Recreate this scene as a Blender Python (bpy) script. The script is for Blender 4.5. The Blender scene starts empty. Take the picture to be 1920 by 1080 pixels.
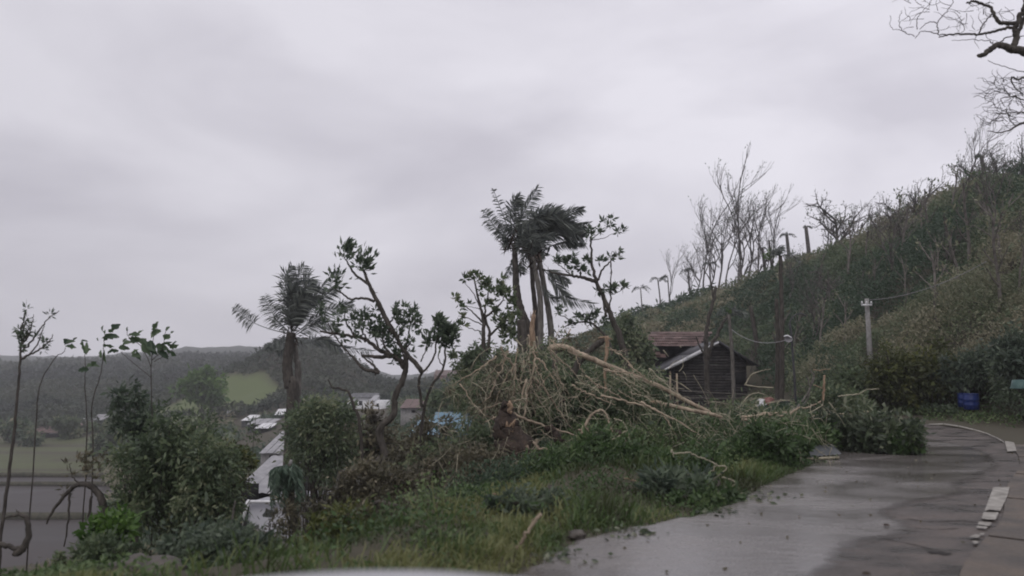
import bpy, math, random
import numpy as np
from mathutils import Vector
R = math.radians
rng = np.random.default_rng(7)
random.seed(7)
scene = bpy.context.scene
COL = scene.collection

# ------------------------------------------------------------------ camera, sky, sun, exposure
CAMZ = 1.55
FPX = 1400.0                                   # focal length in pixels of the 1920-wide photograph
PITCH = math.atan(150 / FPX)
cd = bpy.data.cameras.new('camera')
cam = bpy.data.objects.new('camera', cd)
COL.objects.link(cam)
cam.location = (0, 0, CAMZ)
cam.rotation_euler = (math.pi / 2 + PITCH, 0, 0)
cd.sensor_width = 36
cd.lens = 36 * FPX / 1920
cd.clip_start = 0.05
cd.clip_end = 6000
cd.dof.use_dof = True
cd.dof.focus_distance = 22
cd.dof.aperture_fstop = 1.1
scene.camera = cam
scene.cycles.filter_width = 1.9
scene.cycles.volume_step_rate = 4
scene.cycles.volume_bounces = 1
scene.cycles.max_bounces = 6
scene.cycles.diffuse_bounces = 3
scene.cycles.transparent_max_bounces = 4

SUN_EL, SUN_ROT = R(58), R(200)
world = bpy.data.worlds.new('World')
scene.world = world
world.use_nodes = True
wn, wl = world.node_tree.nodes, world.node_tree.links
wn.clear()
sky = wn.new('ShaderNodeTexSky'); sky.sky_type = 'NISHITA'; sky.sun_disc = False
sky.sun_elevation = SUN_EL; sky.sun_rotation = SUN_ROT
sky.air_density = 1; sky.dust_density = 4
b1 = wn.new('ShaderNodeBackground'); b1.inputs[1].default_value = 0.06
wl.new(sky.outputs[0], b1.inputs[0])
tc = wn.new('ShaderNodeTexCoord')
mp = wn.new('ShaderNodeMapping'); mp.inputs['Scale'].default_value = (1.0, 1.0, 2.6)
mp.inputs['Rotation'].default_value = (R(0), R(28), R(10)); mp.inputs['Location'].default_value = (0.9, 0.4, 1.7)
wl.new(tc.outputs['Generated'], mp.inputs[0])
n1 = wn.new('ShaderNodeTexNoise'); n1.inputs['Scale'].default_value = 2.2; n1.inputs['Detail'].default_value = 6
n1.inputs['Roughness'].default_value = 0.5; n1.inputs['Distortion'].default_value = 0.35
wl.new(mp.outputs[0], n1.inputs['Vector'])
cr = wn.new('ShaderNodeValToRGB')
cr.color_ramp.elements[0].position = 0.34; cr.color_ramp.elements[0].color = (0.45, 0.435, 0.485, 1)
cr.color_ramp.elements[1].position = 0.60; cr.color_ramp.elements[1].color = (0.60, 0.585, 0.635, 1)
wl.new(n1.outputs['Fac'], cr.inputs[0])
b2 = wn.new('ShaderNodeBackground'); b2.inputs[1].default_value = 1.0
# the cover is thinner towards +x, +y: a broad, even brightening of the cloud over the whole dome
sx = wn.new('ShaderNodeSeparateXYZ'); wl.new(tc.outputs['Generated'], sx.inputs[0])
gr = wn.new('ShaderNodeMapRange'); gr.inputs[1].default_value = -1; gr.inputs[2].default_value = 1; gr.inputs[3].default_value = 0.80; gr.inputs[4].default_value = 1.20
wl.new(sx.outputs['X'], gr.inputs[0])
vm = wn.new('ShaderNodeVectorMath'); vm.operation = 'SCALE'; wl.new(cr.outputs[0], vm.inputs[0]); wl.new(gr.outputs[0], vm.inputs['Scale'])
wl.new(vm.outputs[0], b2.inputs[0])
ms = wn.new('ShaderNodeMixShader'); ms.inputs[0].default_value = 0.94
wo = wn.new('ShaderNodeOutputWorld')
wl.new(b1.outputs[0], ms.inputs[1]); wl.new(b2.outputs[0], ms.inputs[2]); wl.new(ms.outputs[0], wo.inputs[0])

sl = bpy.data.lights.new('sun', 'SUN'); sl.energy = 0.5; sl.angle = R(25); sl.color = (1, 0.97, 0.93)
sun = bpy.data.objects.new('sun', sl); COL.objects.link(sun)
sd = Vector((math.sin(SUN_ROT) * math.cos(SUN_EL), math.cos(SUN_ROT) * math.cos(SUN_EL), math.sin(SUN_EL)))
sun.rotation_euler = sd.to_track_quat('Z', 'Y').to_euler()
sun.location = (0, 0, 60)
scene.view_settings.view_transform = 'Standard'
scene.view_settings.look = 'None'
scene.view_settings.exposure = 0.50
scene.view_settings.gamma = 1
scene.view_settings.use_curve_mapping = False

# ------------------------------------------------------------------ helpers
SP, CP = math.sin(PITCH), math.cos(PITCH)
def P(px, py, Y):
    """world point seen at pixel (px, py) of the photograph, Y metres ahead"""
    a = (px - 960) / FPX; b = (540 - py) / FPX
    y = CP - b * SP; z = SP + b * CP
    k = Y / y
    return np.array((a * k, Y, CAMZ + z * k))
def ZP(ox, oy, s):
    return lambda x, y: (ox + x / s, oy + y / s)
Z1 = ZP(0, 540, 2); Z2 = ZP(400, 440, 3); Z4 = ZP(820, 330, 3.485); Z5 = ZP(820, 600, 3.6)
Z6 = ZP(1160, 340, 3.6); Z7 = ZP(1160, 580, 3.6); Z8 = ZP(600, 560, 5.4); ZT = ZP(1640, 0, 4.154)
ZR = ZP(1520, 250, 3.485); ZL = ZP(0, 560, 5.4); ZD = ZP(880, 700, 5.4); ZE = ZP(1100, 700, 4.5)
ZH = ZP(1180, 600, 6.75); ZQ = ZP(1380, 560, 4.5); ZF = ZP(900, 800, 3.84); ZG = ZP(1400, 700, 10.8)
def pts(Z, lst, Y, dy=0.0):
    """zoomed-picture points -> world points at depth Y; an optional third number is a depth offset"""
    out = []
    for i, q in enumerate(lst):
        px, py = Z(q[0], q[1]) if Z else (q[0], q[1])
        out.append(P(px, py, Y + (q[2] if len(q) > 2 else 0) + dy * i))
    return np.array(out)

def hash2(i, j, s):
    v = np.sin(i * 127.1 + j * 311.7 + s * 74.7) * 43758.5453
    return v - np.floor(v)
def vnoise(x, y, s=0):
    x = np.asarray(x, float); y = np.asarray(y, float)
    i = np.floor(x); j = np.floor(y); fx = x - i; fy = y - j
    fx = fx * fx * (3 - 2 * fx); fy = fy * fy * (3 - 2 * fy)
    a = hash2(i, j, s); b = hash2(i + 1, j, s); c = hash2(i, j + 1, s); d = hash2(i + 1, j + 1, s)
    return a + (b - a) * fx + (c - a) * fy + (a - b - c + d) * fx * fy
def fbm(x, y, s=0, o=4):
    t = 0; amp = 0.5; n = 0
    for k in range(o):
        t = t + amp * vnoise(x * 2 ** k, y * 2 ** k, s + k * 5); n += amp; amp *= 0.5
    return t / n

def tag(o, label=None, cat=None, group=None, kind=None):
    if label: o['label'] = label
    if cat: o['category'] = cat
    if group: o['group'] = group
    if kind: o['kind'] = kind
    return o
def empty(name, loc):
    o = bpy.data.objects.new(name, None); COL.objects.link(o)
    o.location = [float(v) for v in loc]; o.empty_display_size = 0.2
    return o

class G:
    """collects vertices, quads and triangles, then links them as ONE mesh object"""
    def __init__(s): s.v = []; s.q = []; s.t = []; s.c = []; s.n = 0
    def add(s, v, q=None, t=None, tint=0.5):
        v = np.asarray(v, float).reshape(-1, 3)
        s.v.append(v)
        if q is not None and len(q): s.q.append(np.asarray(q, int) + s.n)
        if t is not None and len(t): s.t.append(np.asarray(t, int) + s.n)
        s.c.append(np.full(len(v), tint) if np.isscalar(tint) else np.asarray(tint, float))
        s.n += len(v)
        return s
    def mesh(s, name, mat, smooth=False, org=None):
        v = np.concatenate(s.v) if s.v else np.zeros((0, 3))
        if org is not None: v = v - np.asarray(org)
        q = np.concatenate(s.q) if s.q else np.zeros((0, 4), int)
        t = np.concatenate(s.t) if s.t else np.zeros((0, 3), int)
        me = bpy.data.meshes.new(name)
        me.vertices.add(len(v)); me.vertices.foreach_set('co', v.astype(np.float32).ravel())
        nl = len(q) * 4 + len(t) * 3
        me.loops.add(nl); me.polygons.add(len(q) + len(t))
        me.loops.foreach_set('vertex_index', np.concatenate([q.ravel(), t.ravel()]).astype(np.int32))
        st = np.concatenate([np.arange(len(q)) * 4, len(q) * 4 + np.arange(len(t)) * 3]).astype(np.int32)
        me.polygons.foreach_set('loop_start', st)
        if smooth: me.polygons.foreach_set('use_smooth', np.ones(len(q) + len(t), bool))
        at = me.attributes.new('tint', 'FLOAT', 'POINT')
        at.data.foreach_set('value', np.concatenate(s.c).astype(np.float32))
        me.update(calc_edges=True); me.validate()
        if mat: me.materials.append(mat)
        return me
    def obj(s, name, mat, parent=None, smooth=False, org=None):
        if org is None and parent is not None: org = parent.location[:]
        o = bpy.data.objects.new(name, s.mesh(name, mat, smooth, org))
        COL.objects.link(o)
        if parent is not None: o.parent = parent
        elif org is not None: o.location = [float(v) for v in org]
        return o
    # shapes
    def box(s, c, d, rz=0.0, tint=0.5, rx=0.0, ry=0.0):
        x, y, z = [k / 2 for k in d]
        v = np.array([(a * x, b * y, e * z) for e in (-1, 1) for a, b in ((-1, -1), (1, -1), (1, 1), (-1, 1))])
        v = rot(v, rx, ry, rz) + np.asarray(c)
        return s.add(v, [(0, 3, 2, 1), (4, 5, 6, 7), (0, 1, 5, 4), (1, 2, 6, 5), (2, 3, 7, 6), (3, 0, 4, 7)], tint=tint)
    def tube(s, p, r, k=6, tint=0.5, cap=True):
        p = np.asarray(p, float); n = len(p)
        r = np.interp(np.linspace(0, 1, n), np.linspace(0, 1, len(r)), r) if not np.isscalar(r) else np.full(n, r)
        d = np.gradient(p, axis=0); d /= np.linalg.norm(d, axis=1)[:, None] + 1e-9
        ref = np.array((0.13, 0.97, 0.2)) if abs(d[0][1]) < 0.8 else np.array((1.0, 0, 0.1))
        u = np.cross(d, ref); u /= np.linalg.norm(u, axis=1)[:, None] + 1e-9
        w = np.cross(d, u)
        a = np.linspace(0, 2 * np.pi, k, endpoint=False)
        ring = p[:, None] + r[:, None, None] * (np.cos(a)[None, :, None] * u[:, None] + np.sin(a)[None, :, None] * w[:, None])
        i = np.arange(n - 1)[:, None] * k; j = np.arange(k)[None]; j2 = (j + 1) % k
        q = np.stack([i + j, i + j2, i + k + j2, i + k + j], -1).reshape(-1, 4)
        tr = []
        v = ring.reshape(-1, 3)
        if cap:
            v = np.vstack([v, p[0], p[-1]]); m = n * k
            tr = [(m, (x + 1) % k, x) for x in range(k)] + [(m + 1, (n - 1) * k + x, (n - 1) * k + (x + 1) % k) for x in range(k)]
        return s.add(v, q, tr, tint)
    def leaves(s, p, L, W, d=None, tint=None, up=0.0, jit=1.0):
        p = np.asarray(p, float); n = len(p)
        if n == 0: return s
        D = rng.normal(size=(n, 3)) * jit
        if d is not None: D = D + np.asarray(d, float)
        D[:, 2] += up
        D /= np.linalg.norm(D, axis=1)[:, None] + 1e-9
        S = np.cross(D, rng.normal(size=(n, 3))); S /= np.linalg.norm(S, axis=1)[:, None] + 1e-9
        N = np.cross(D, S)
        L = (L * rng.uniform(0.6, 1.35, n))[:, None]; W = (W * rng.uniform(0.6, 1.3, n))[:, None]
        a = p; b = p + D * L * 0.45 + S * W * 0.5 + N * W * 0.12; c = p + D * L - N * W * 0.1; e = p + D * L * 0.45 - S * W * 0.5 + N * W * 0.12
        v = np.stack([a, b, c, e], 1).reshape(-1, 3)
        if tint is None: tint = rng.uniform(0, 1, n)
        tint = np.repeat(np.broadcast_to(tint, n), 4)
        return s.add(v, np.arange(4 * n).reshape(-1, 4), tint=tint)
def rot(v, rx, ry, rz):
    v = np.asarray(v, float)
    for ax, a in ((0, rx), (1, ry), (2, rz)):
        if a:
            c, sn = math.cos(a), math.sin(a); i, j = [(1, 2), (2, 0), (0, 1)][ax]
            w = v.copy(); w[:, i] = c * v[:, i] - sn * v[:, j]; w[:, j] = sn * v[:, i] + c * v[:, j]; v = w
    return v
def smooth_line(p, m=4, wob=0.0):
    p = np.asarray(p, float)
    if len(p) < 3:
        t = np.linspace(0, 1, m + 1)[:, None]; out = p[0] * (1 - t) + p[-1] * t
    else:
        q = np.vstack([2 * p[0] - p[1], p, 2 * p[-1] - p[-2]]); out = []
        for i in range(1, len(q) - 2):
            t = np.linspace(0, 1, m, endpoint=False)[:, None]
            a, b, c, d = q[i - 1], q[i], q[i + 1], q[i + 2]
            out.append(0.5 * (2 * b + (c - a) * t + (2 * a - 5 * b + 4 * c - d) * t * t + (3 * b - a - 3 * c + d) * t ** 3))
        out = np.vstack(out + [p[-1:]])
    if wob: out[1:-1] += rng.normal(size=(len(out) - 2, 3)) * wob
    return out

# ------------------------------------------------------------------ materials
MATS = {}
def mat(name, c0, c1=None, rough=0.6, scale=6.0, bump=0.0, spec=0.3, trans=0.0, attr=False, detail=6, c2=None, stretch=None, metal=0.0, objrand=0.0):
    """procedural: two or three colours mixed by noise (or by the tint attribute), optional bump"""
    if name in MATS: return MATS[name]
    m = bpy.data.materials.new(name); m.use_nodes = True
    n, l = m.node_tree.nodes, m.node_tree.links
    bs = n['Principled BSDF']; out = n['Material Output']
    bs.inputs['Roughness'].default_value = rough; bs.inputs['Specular IOR Level'].default_value = spec
    bs.inputs['Metallic'].default_value = metal
    c1 = c1 or tuple(k * 1.4 for k in c0)
    ramp = n.new('ShaderNodeValToRGB'); e = ramp.color_ramp.elements
    e[0].color = (*c0, 1); e[1].color = (*c1, 1); e[0].position = 0.3; e[1].position = 0.72
    if attr: e[0].position = 0.05; e[1].position = 0.9
    if c2:
        e[0].position = 0.1; e[1].position = 0.93; k = e.new(0.5); k.color = (*c2, 1)
    tcn = n.new('ShaderNodeTexCoord'); mpn = n.new('ShaderNodeMapping')
    l.new(tcn.outputs['Object'], mpn.inputs[0])
    if stretch: mpn.inputs['Scale'].default_value = stretch
    nz = n.new('ShaderNodeTexNoise'); nz.inputs['Scale'].default_value = scale; nz.inputs['Detail'].default_value = detail
    l.new(mpn.outputs[0], nz.inputs['Vector'])
    if attr:
        at = n.new('ShaderNodeAttribute'); at.attribute_name = 'tint'
        mix = n.new('ShaderNodeMath'); mix.operation = 'MULTIPLY_ADD'
        l.new(nz.outputs['Fac'], mix.inputs[0]); mix.inputs[1].default_value = 0.3
        sub = n.new('ShaderNodeMath'); sub.operation = 'SUBTRACT'; l.new(at.outputs['Fac'], sub.inputs[0]); sub.inputs[1].default_value = 0.15
        l.new(sub.outputs[0], mix.inputs[2]); l.new(mix.outputs[0], ramp.inputs[0])
    else: l.new(nz.outputs['Fac'], ramp.inputs[0])
    col = ramp.outputs[0]
    if objrand:
        oi = n.new('ShaderNodeObjectInfo'); hs = n.new('ShaderNodeHueSaturation')
        mr = n.new('ShaderNodeMapRange'); mr.inputs[3].default_value = 1 - objrand; mr.inputs[4].default_value = 1 + objrand
        l.new(oi.outputs['Random'], mr.inputs[0]); l.new(mr.outputs[0], hs.inputs['Value']); l.new(col, hs.inputs['Color']); col = hs.outputs[0]
    l.new(col, bs.inputs['Base Color'])
    if bump:
        bp = n.new('ShaderNodeBump'); bp.inputs['Strength'].default_value = bump; bp.inputs['Distance'].default_value = 0.05
        l.new(nz.outputs['Fac'], bp.inputs['Height']); l.new(bp.outputs[0], bs.inputs['Normal'])
    if trans:
        tr = n.new('ShaderNodeBsdfTranslucent'); mx = n.new('ShaderNodeMixShader'); mx.inputs[0].default_value = trans
        l.new(col, tr.inputs[0]); l.new(bs.outputs[0], mx.inputs[1]); l.new(tr.outputs[0], mx.inputs[2]); l.new(mx.outputs[0], out.inputs[0])
    MATS[name] = m
    return m
leaf = dict(attr=True, rough=0.45, spec=0.4, trans=0.38, scale=1.2, detail=2)
M_GRASS = mat('grass_blades', (0.06, 0.07, 0.03), (0.19, 0.20, 0.08), c2=(0.08, 0.135, 0.04), **leaf)
M_WEED = mat('weed_leaves', (0.045, 0.075, 0.03), (0.17, 0.22, 0.10), c2=(0.075, 0.13, 0.045), **leaf)
M_HILL = mat('hill_leaves', (0.056, 0.092, 0.054), (0.26, 0.245, 0.165), c2=(0.115, 0.158, 0.082), **leaf)
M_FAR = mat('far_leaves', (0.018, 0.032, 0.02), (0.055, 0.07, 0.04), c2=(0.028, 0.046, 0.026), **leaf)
M_DARK = mat('dark_leaves', (0.052, 0.076, 0.054), (0.145, 0.185, 0.12), **leaf)
M_MID = mat('mid_leaves', (0.075, 0.105, 0.06), (0.27, 0.28, 0.17), c2=(0.13, 0.175, 0.09), **leaf)
M_BRIGHT = mat('bright_leaves', (0.05, 0.11, 0.02), (0.14, 0.24, 0.05), **leaf)
M_BROAD = mat('broad_leaves', (0.03, 0.06, 0.032), (0.11, 0.16, 0.08), **leaf)
M_YELLOW = mat('olive_leaves', (0.05, 0.06, 0.02), (0.19, 0.19, 0.06), c2=(0.09, 0.11, 0.035), **leaf)
M_DEBRIS = mat('torn_leaves', (0.045, 0.06, 0.038), (0.27, 0.28, 0.2), c2=(0.09, 0.12, 0.065), **leaf)
M_BRUSH = mat('brown_brush', (0.075, 0.068, 0.048), (0.26, 0.225, 0.155), c2=(0.135, 0.128, 0.08), **leaf)
M_FROND = mat('palm_leaflets', (0.075, 0.088, 0.088), (0.22, 0.24, 0.21), **leaf)
M_BARK = mat('dark_bark', (0.03, 0.026, 0.022), (0.10, 0.088, 0.075), rough=0.85, scale=14, bump=0.6, stretch=(1, 1, 0.35))
M_BARKG = mat('grey_bark', (0.07, 0.063, 0.055), (0.2, 0.185, 0.165), rough=0.85, scale=10, bump=0.5, stretch=(1, 1, 0.3))
M_TAN = mat('stripped_wood', (0.19, 0.145, 0.105), (0.47, 0.38, 0.28), rough=0.7, scale=9, bump=0.5, stretch=(1, 1, 0.5), objrand=0.2)
M_PALE = mat('pale_twig', (0.18, 0.165, 0.11), (0.44, 0.40, 0.30), rough=0.7, scale=8, objrand=0.15)
M_SPLINT = mat('fresh_splinter', (0.17, 0.11, 0.07), (0.44, 0.32, 0.22), rough=0.7, scale=12, bump=0.6, stretch=(2, 2, 0.4))
M_STUMP = mat('wet_earth_bark', (0.018, 0.013, 0.01), (0.07, 0.05, 0.038), rough=0.8, scale=9, bump=1.0)
M_CONC = mat('old_concrete', (0.17, 0.165, 0.16), (0.33, 0.32, 0.31), rough=0.8, scale=5, bump=0.3)
M_WHITE = mat('weathered_white_paint', (0.55, 0.55, 0.56), (0.82, 0.82, 0.83), rough=0.6, scale=3)
M_RUST = mat('rusty_roofing', (0.05, 0.032, 0.028), (0.26, 0.21, 0.195), rough=0.6, scale=2.6, c2=(0.12, 0.075, 0.066), detail=9, objrand=0.25)
M_ZINC = mat('grey_roofing', (0.17, 0.17, 0.18), (0.36, 0.35, 0.36), rough=0.4, scale=2.5, spec=0.5, objrand=0.15)
M_BLUE = mat('blue_roofing', (0.07, 0.13, 0.18), (0.20, 0.32, 0.40), rough=0.5, scale=1.1, objrand=0.12)
M_BLOCK = mat('dark_wall_boards', (0.028, 0.026, 0.026), (0.075, 0.068, 0.066), rough=0.85, scale=5, bump=0.3, objrand=0.3)
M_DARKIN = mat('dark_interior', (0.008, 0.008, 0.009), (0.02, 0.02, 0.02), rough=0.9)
M_BARREL = mat('blue_plastic', (0.008, 0.022, 0.12), (0.012, 0.035, 0.18), rough=0.4, scale=3, spec=0.4)
M_TEAL = mat('teal_plastic', (0.04, 0.085, 0.08), (0.08, 0.14, 0.13), rough=0.5)
M_ROCK = mat('wet_rock', (0.045, 0.04, 0.034), (0.13, 0.115, 0.10), rough=0.65, scale=4, bump=0.8)
M_RED = mat('faded_red', (0.16, 0.07, 0.06), (0.30, 0.15, 0.13), rough=0.6)
M_METAL = mat('dark_metal', (0.03, 0.03, 0.035), (0.08, 0.08, 0.085), rough=0.5)
M_SHEET = mat('dark_sheet', (0.03, 0.033, 0.038), (0.08, 0.085, 0.09), rough=0.4, spec=0.5, scale=3)

# ------------------------------------------------------------------ terrain heights
ROWS = [3, 5, 6, 7, 9, 12, 16, 22, 30, 40, 55, 75, 100, 140, 200, 300, 450, 900]
T = {
 -900: [0, 0, -.1, -.4, -1.2, -2.4, -4, -6.2, -8.8, -11, -12.2, -12.2, -12.2, -12.2, -7, 2, 8, 4],
 -300: [0, 0, -.1, -.4, -1.2, -2.4, -4, -6.2, -8.8, -11, -12.2, -12.2, -12.2, -12.2, -8, -1, 3, 2],
 0:    [0, 0, -.1, -.5, -1.3, -2.5, -4, -6.2, -8.8, -11, -12.2, -12.2, -12.2, -12.2, -8.5, -1, 2, 2],
 200:  [0, 0, -.05, -.3, -1.0, -2.2, -3.6, -5.8, -8.2, -10.6, -12.0, -12.2, -12.2, -12.2, -8.5, 0, 5, 3],
 400:  [0, 0, -.05, -.35, -1.1, -2.2, -3.2, -5, -7, -8.6, -9.6, -10.8, -11.3, -10.6, -6, 1, 8.5, 5],
 550:  [0, 0, 0, -.2, -.8, -1.9, -2.8, -4.7, -6, -7.5, -9, -9.6, -9.5, -6.5, -2, 1, 6, 5],
 700:  [0, 0, 0, -.05, -.3, -1.2, -2.0, -3.5, -5, -6, -7, -7.5, -7.6, -6.2, -6, -7, -9, -12],
 850:  [0, 0, 0, 0, -.1, -.7, -1.8, -2.2, -3.4, -4.2, -5, -5, -4, -3.5, -3.5, -4, -5, -8],
 1000: [0, 0, 0, 0, .0, -.1, -.3, -.5, -.8, -1, -1, 0, 1, 3, 5, 8, 10, 8],
 1150: [0, 0, 0, 0, .05, .25, .2, .1, -.3, -.5, .5, 4, 6.6, 6.6, 6, 6, 6, 6],
 1300: [0, 0, 0, 0, 0, .2, .15, -.1, -.7, -1.3, 1.4, 7, 9.6, 9, 8, 8, 8, 8],
 1450: [0, 0, 0, 0, 0, .05, .1, -.1, -.5, -.4, 4.6, 10.4, 11.0, 10, 9, 9, 9, 9],
 1600: [0, 0, 0, 0, 0, 0, 0, 0, .8, 4, 10.0, 12.6, 12, 10, 9, 9, 9, 9],
 1750: [0, 0, 0, 0, 0, 0, 0, .1, 2.6, 7.5, 12.6, 13.4, 12, 10, 9, 9, 9, 9],
 1920: [0, 0, 0, 0, 0, 0, 0, 1.0, 5, 10, 15.2, 17, 15, 12, 10, 10, 10, 10],
 2200: [0, 0, 0, 0, 0, 0, .8, 3.4, 8, 13, 18, 20, 18, 14, 12, 12, 12, 12],
 2800: [0, 0, 0, 0, .1, .9, 3, 7, 11, 16, 20, 22, 20, 16, 14, 14, 14, 14],
}
cols = sorted(T); NU, NY = 240, 240
cu = np.linspace(cols[0], cols[-1], NU); ly = np.linspace(math.log(3), math.log(900), NY)
tab0 = np.array([T[c] for c in cols], float)
tab1 = np.array([np.interp(ly, np.log(ROWS), r) for r in tab0])
tab = np.array([np.interp(cu, cols, tab1[:, j]) for j in range(NY)]).T
for _ in range(10):
    t = np.pad(tab, 1, mode='edge'); tab = (t[:-2, 1:-1] + 2 * t[1:-1, 1:-1] + t[2:, 1:-1]) / 4
    t = np.pad(tab, 1, mode='edge'); tab = (t[1:-1, :-2] + 2 * t[1:-1, 1:-1] + t[1:-1, 2:]) / 4
RIGHT = np.array([(-9, -7), (-4.5, -5), (-1, -2.2), (1.0, 0.9), (2.1, 3.5), (3.35, 5.8), (5.0, 7.85), (6.4, 9.9), (8.2, 12.3), (9.75, 14.8), (10.9, 17), (11.5, 19.3), (11.5, 22), (11.2, 25)])
LEFT = np.array([(-16, -1.5), (-12, 1.5), (-8, 4.2), (-4, 5.2), (-1.5, 5.3), (-0.1, 5.65), (0.7, 7.0), (1.63, 7.8), (2.43, 8.6), (3.6, 10.5), (4.75, 12.1), (5.7, 14.0), (6.6, 16.8), (7.6, 19.6), (8.6, 22), (9.3, 24)])
def seg_dist(x, y, line):
    best = np.full(np.shape(x), 1e9)
    for (ax, ay), (bx, by) in zip(line[:-1], line[1:]):
        dx, dy = bx - ax, by - ay; t = np.clip(((x - ax) * dx + (y - ay) * dy) / (dx * dx + dy * dy), 0, 1)
        best = np.minimum(best, np.hypot(x - ax - t * dx, y - ay - t * dy))
    return best
def in_poly(x, y, poly):
    ins = np.zeros(np.shape(x), bool); n = len(poly)
    for i in range(n):
        x1, y1 = poly[i]; x2, y2 = poly[(i + 1) % n]
        c = ((y1 > y) != (y2 > y)) & (x < (x2 - x1) * (y - y1) / (y2 - y1 + 1e-12) + x1)
        ins ^= c
    return ins
ROADPOLY = np.vstack([RIGHT, LEFT[::-1]])
def H(x, y):
    x = np.asarray(x, float); y = np.asarray(y, float)
    Y = np.clip(y, 3, 899); px = 960 + FPX * x / Y
    a = np.clip((px - cols[0]) / (cols[-1] - cols[0]), 0, .9999) * (NU - 1)
    b = np.clip((np.log(Y) - ly[0]) / (ly[-1] - ly[0]), 0, .9999) * (NY - 1)
    i = a.astype(int); j = b.astype(int); fa = a - i; fb = b - j
    h = tab[i, j] * (1 - fa) * (1 - fb) + tab[i + 1, j] * fa * (1 - fb) + tab[i, j + 1] * (1 - fa) * fb + tab[i + 1, j + 1] * fa * fb
    # knoll behind the left palm
    h = h + 11.5 * np.exp(-((x + 56) / 17) ** 2 - ((y - 215) / 30) ** 2) + 3.0 * np.exp(-((x + 74) / 16) ** 2 - ((y - 195) / 18) ** 2)
    # valley fields flat
    fld = np.clip((x + 300) / 60, 0, 1) * np.clip((-0.50 * Y - x + 6) / 8, 0, 1) * np.clip((Y - 50) / 8, 0, 1) * np.clip((146 - Y) / 10, 0, 1)
    h = h * (1 - fld) - 12.2 * fld
    rough = np.clip((Y - 20) / 60, 0, 1) * (1 - fld) * 1.2 + np.clip((Y - 140) / 200, 0, 1) * 3
    h = h + (fbm(x / 9, y / 9, 3) - 0.5) * rough
    d = seg_dist(x, y, RIGHT); ins = in_poly(x, y, ROADPOLY)
    k = np.where(ins, 1.0, np.clip(1 - (d - 3.2) / 2.5, 0, 1)); k = np.maximum(k, np.clip(1 - seg_dist(x, y, LEFT) / 0.9, 0, 1))
    h = h * (1 - k) - 0.03 * k
    verge = (1 - k) * np.clip((14 - Y) / 4, 0, 1) * np.clip(seg_dist(x, y, LEFT) / 1.5, 0, 1)
    return h + (fbm(x / 1.1, y / 1.1, 9) - 0.35) * 0.22 * verge
def Hs(x, y): return float(H(np.array([x]), np.array([y]))[0])

MEADOW = lambda x, y: ((x + 66 + (y - 170) * .2) / 15) ** 2 + ((y - 170) / 19) ** 2 + 0.5 * (vnoise(x / 6, y / 9, 5) - .5)
# ground: ONE sheet reaching the horizon
nu, ny = 300, 330
uu = np.linspace(-1, 1, nu); uu = np.sign(uu) * np.abs(uu) ** 1.25 * 2.2
yy = np.concatenate([np.linspace(-40, 3, 50, endpoint=False), 3 * (900 / 3) ** (np.linspace(0, 1, ny - 50))])
X = uu[:, None] * np.sqrt(yy ** 2 + 144)[None, :]; YY = np.broadcast_to(yy, X.shape)
ZZ = H(X.ravel(), YY.ravel()).reshape(X.shape)
i = np.arange(nu - 1)[:, None] * ny; j = np.arange(ny - 1)[None]
q = np.stack([i + j, i + ny + j, i + ny + j + 1, i + j + 1], -1).reshape(-1, 4)
gpx = 960 + FPX * X / np.maximum(YY, 3)
# cover: 0 soil / brush ... 1 short bright grass
cov = 0.15 + 0.35 * fbm(X / 12, YY / 12, 21)
cov = np.where((YY > 92) & (YY < 150) & (gpx < 330), 0.55 + 0.25 * vnoise(X / 14, YY / 2.6, 4) - 0.25 * (np.abs(((YY + 2.5 * vnoise(X / 20, YY * 0, 3)) % 11) - 5) < 0.9), cov)
meadow = np.clip(1.5 - MEADOW(X, YY), 0, 1) * (0.65 + 0.5 * fbm(X / 5, YY / 5, 77))
cov = np.maximum(cov, np.clip(meadow * 1.5, 0, 1) * 0.98)
g = G(); g.add(np.stack([X, YY, ZZ], -1).reshape(-1, 3), q, tint=cov.ravel())
M_GROUND = mat('ground_cover', (0.06, 0.05, 0.038), (0.10, 0.125, 0.05), c2=(0.07, 0.066, 0.042), attr=True, rough=0.9, scale=0.8, bump=0.4, detail=8)
ground = g.obj('ground', M_GROUND, smooth=True); tag(ground, kind='structure')

# far ranges of low hills that close the view
def far_range(name, Y, x0, x1, hgt, seed):
    xs = np.linspace(x0, x1, 160); g = G(); n = 14; V = []
    for k in range(n):
        t = k / (n - 1)
        prof = math.sin(t * math.pi) ** 0.8
        V.append(np.stack([xs, np.full(160, Y + 160 * t) + 20 * np.sin(xs / 90), -8 + (hgt(xs) + 10 * (fbm(xs / 80, xs * 0 + t * 3, seed) - .5) + 2.5 * (vnoise(xs / 6, xs * 0 + k, seed) - .5) + 8) * prof], -1))
    V = np.stack(V, 0).reshape(-1, 3); i = np.arange(n - 1)[:, None] * 160; j = np.arange(159)[None]
    g.add(V, np.stack([i + j, i + j + 1, i + 160 + j + 1, i + 160 + j], -1).reshape(-1, 4), tint=rng.uniform(0.2, 0.5, len(V)))
    o = g.obj(name, M_FAR, smooth=True); tag(o, kind='structure')
far_range('hills', 560, -700, 60, lambda x: 12 + 6 * np.exp(-((x + 235) / 70) ** 2) - 19 * np.exp(-((x + 85) / 60) ** 2), 5)

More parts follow.
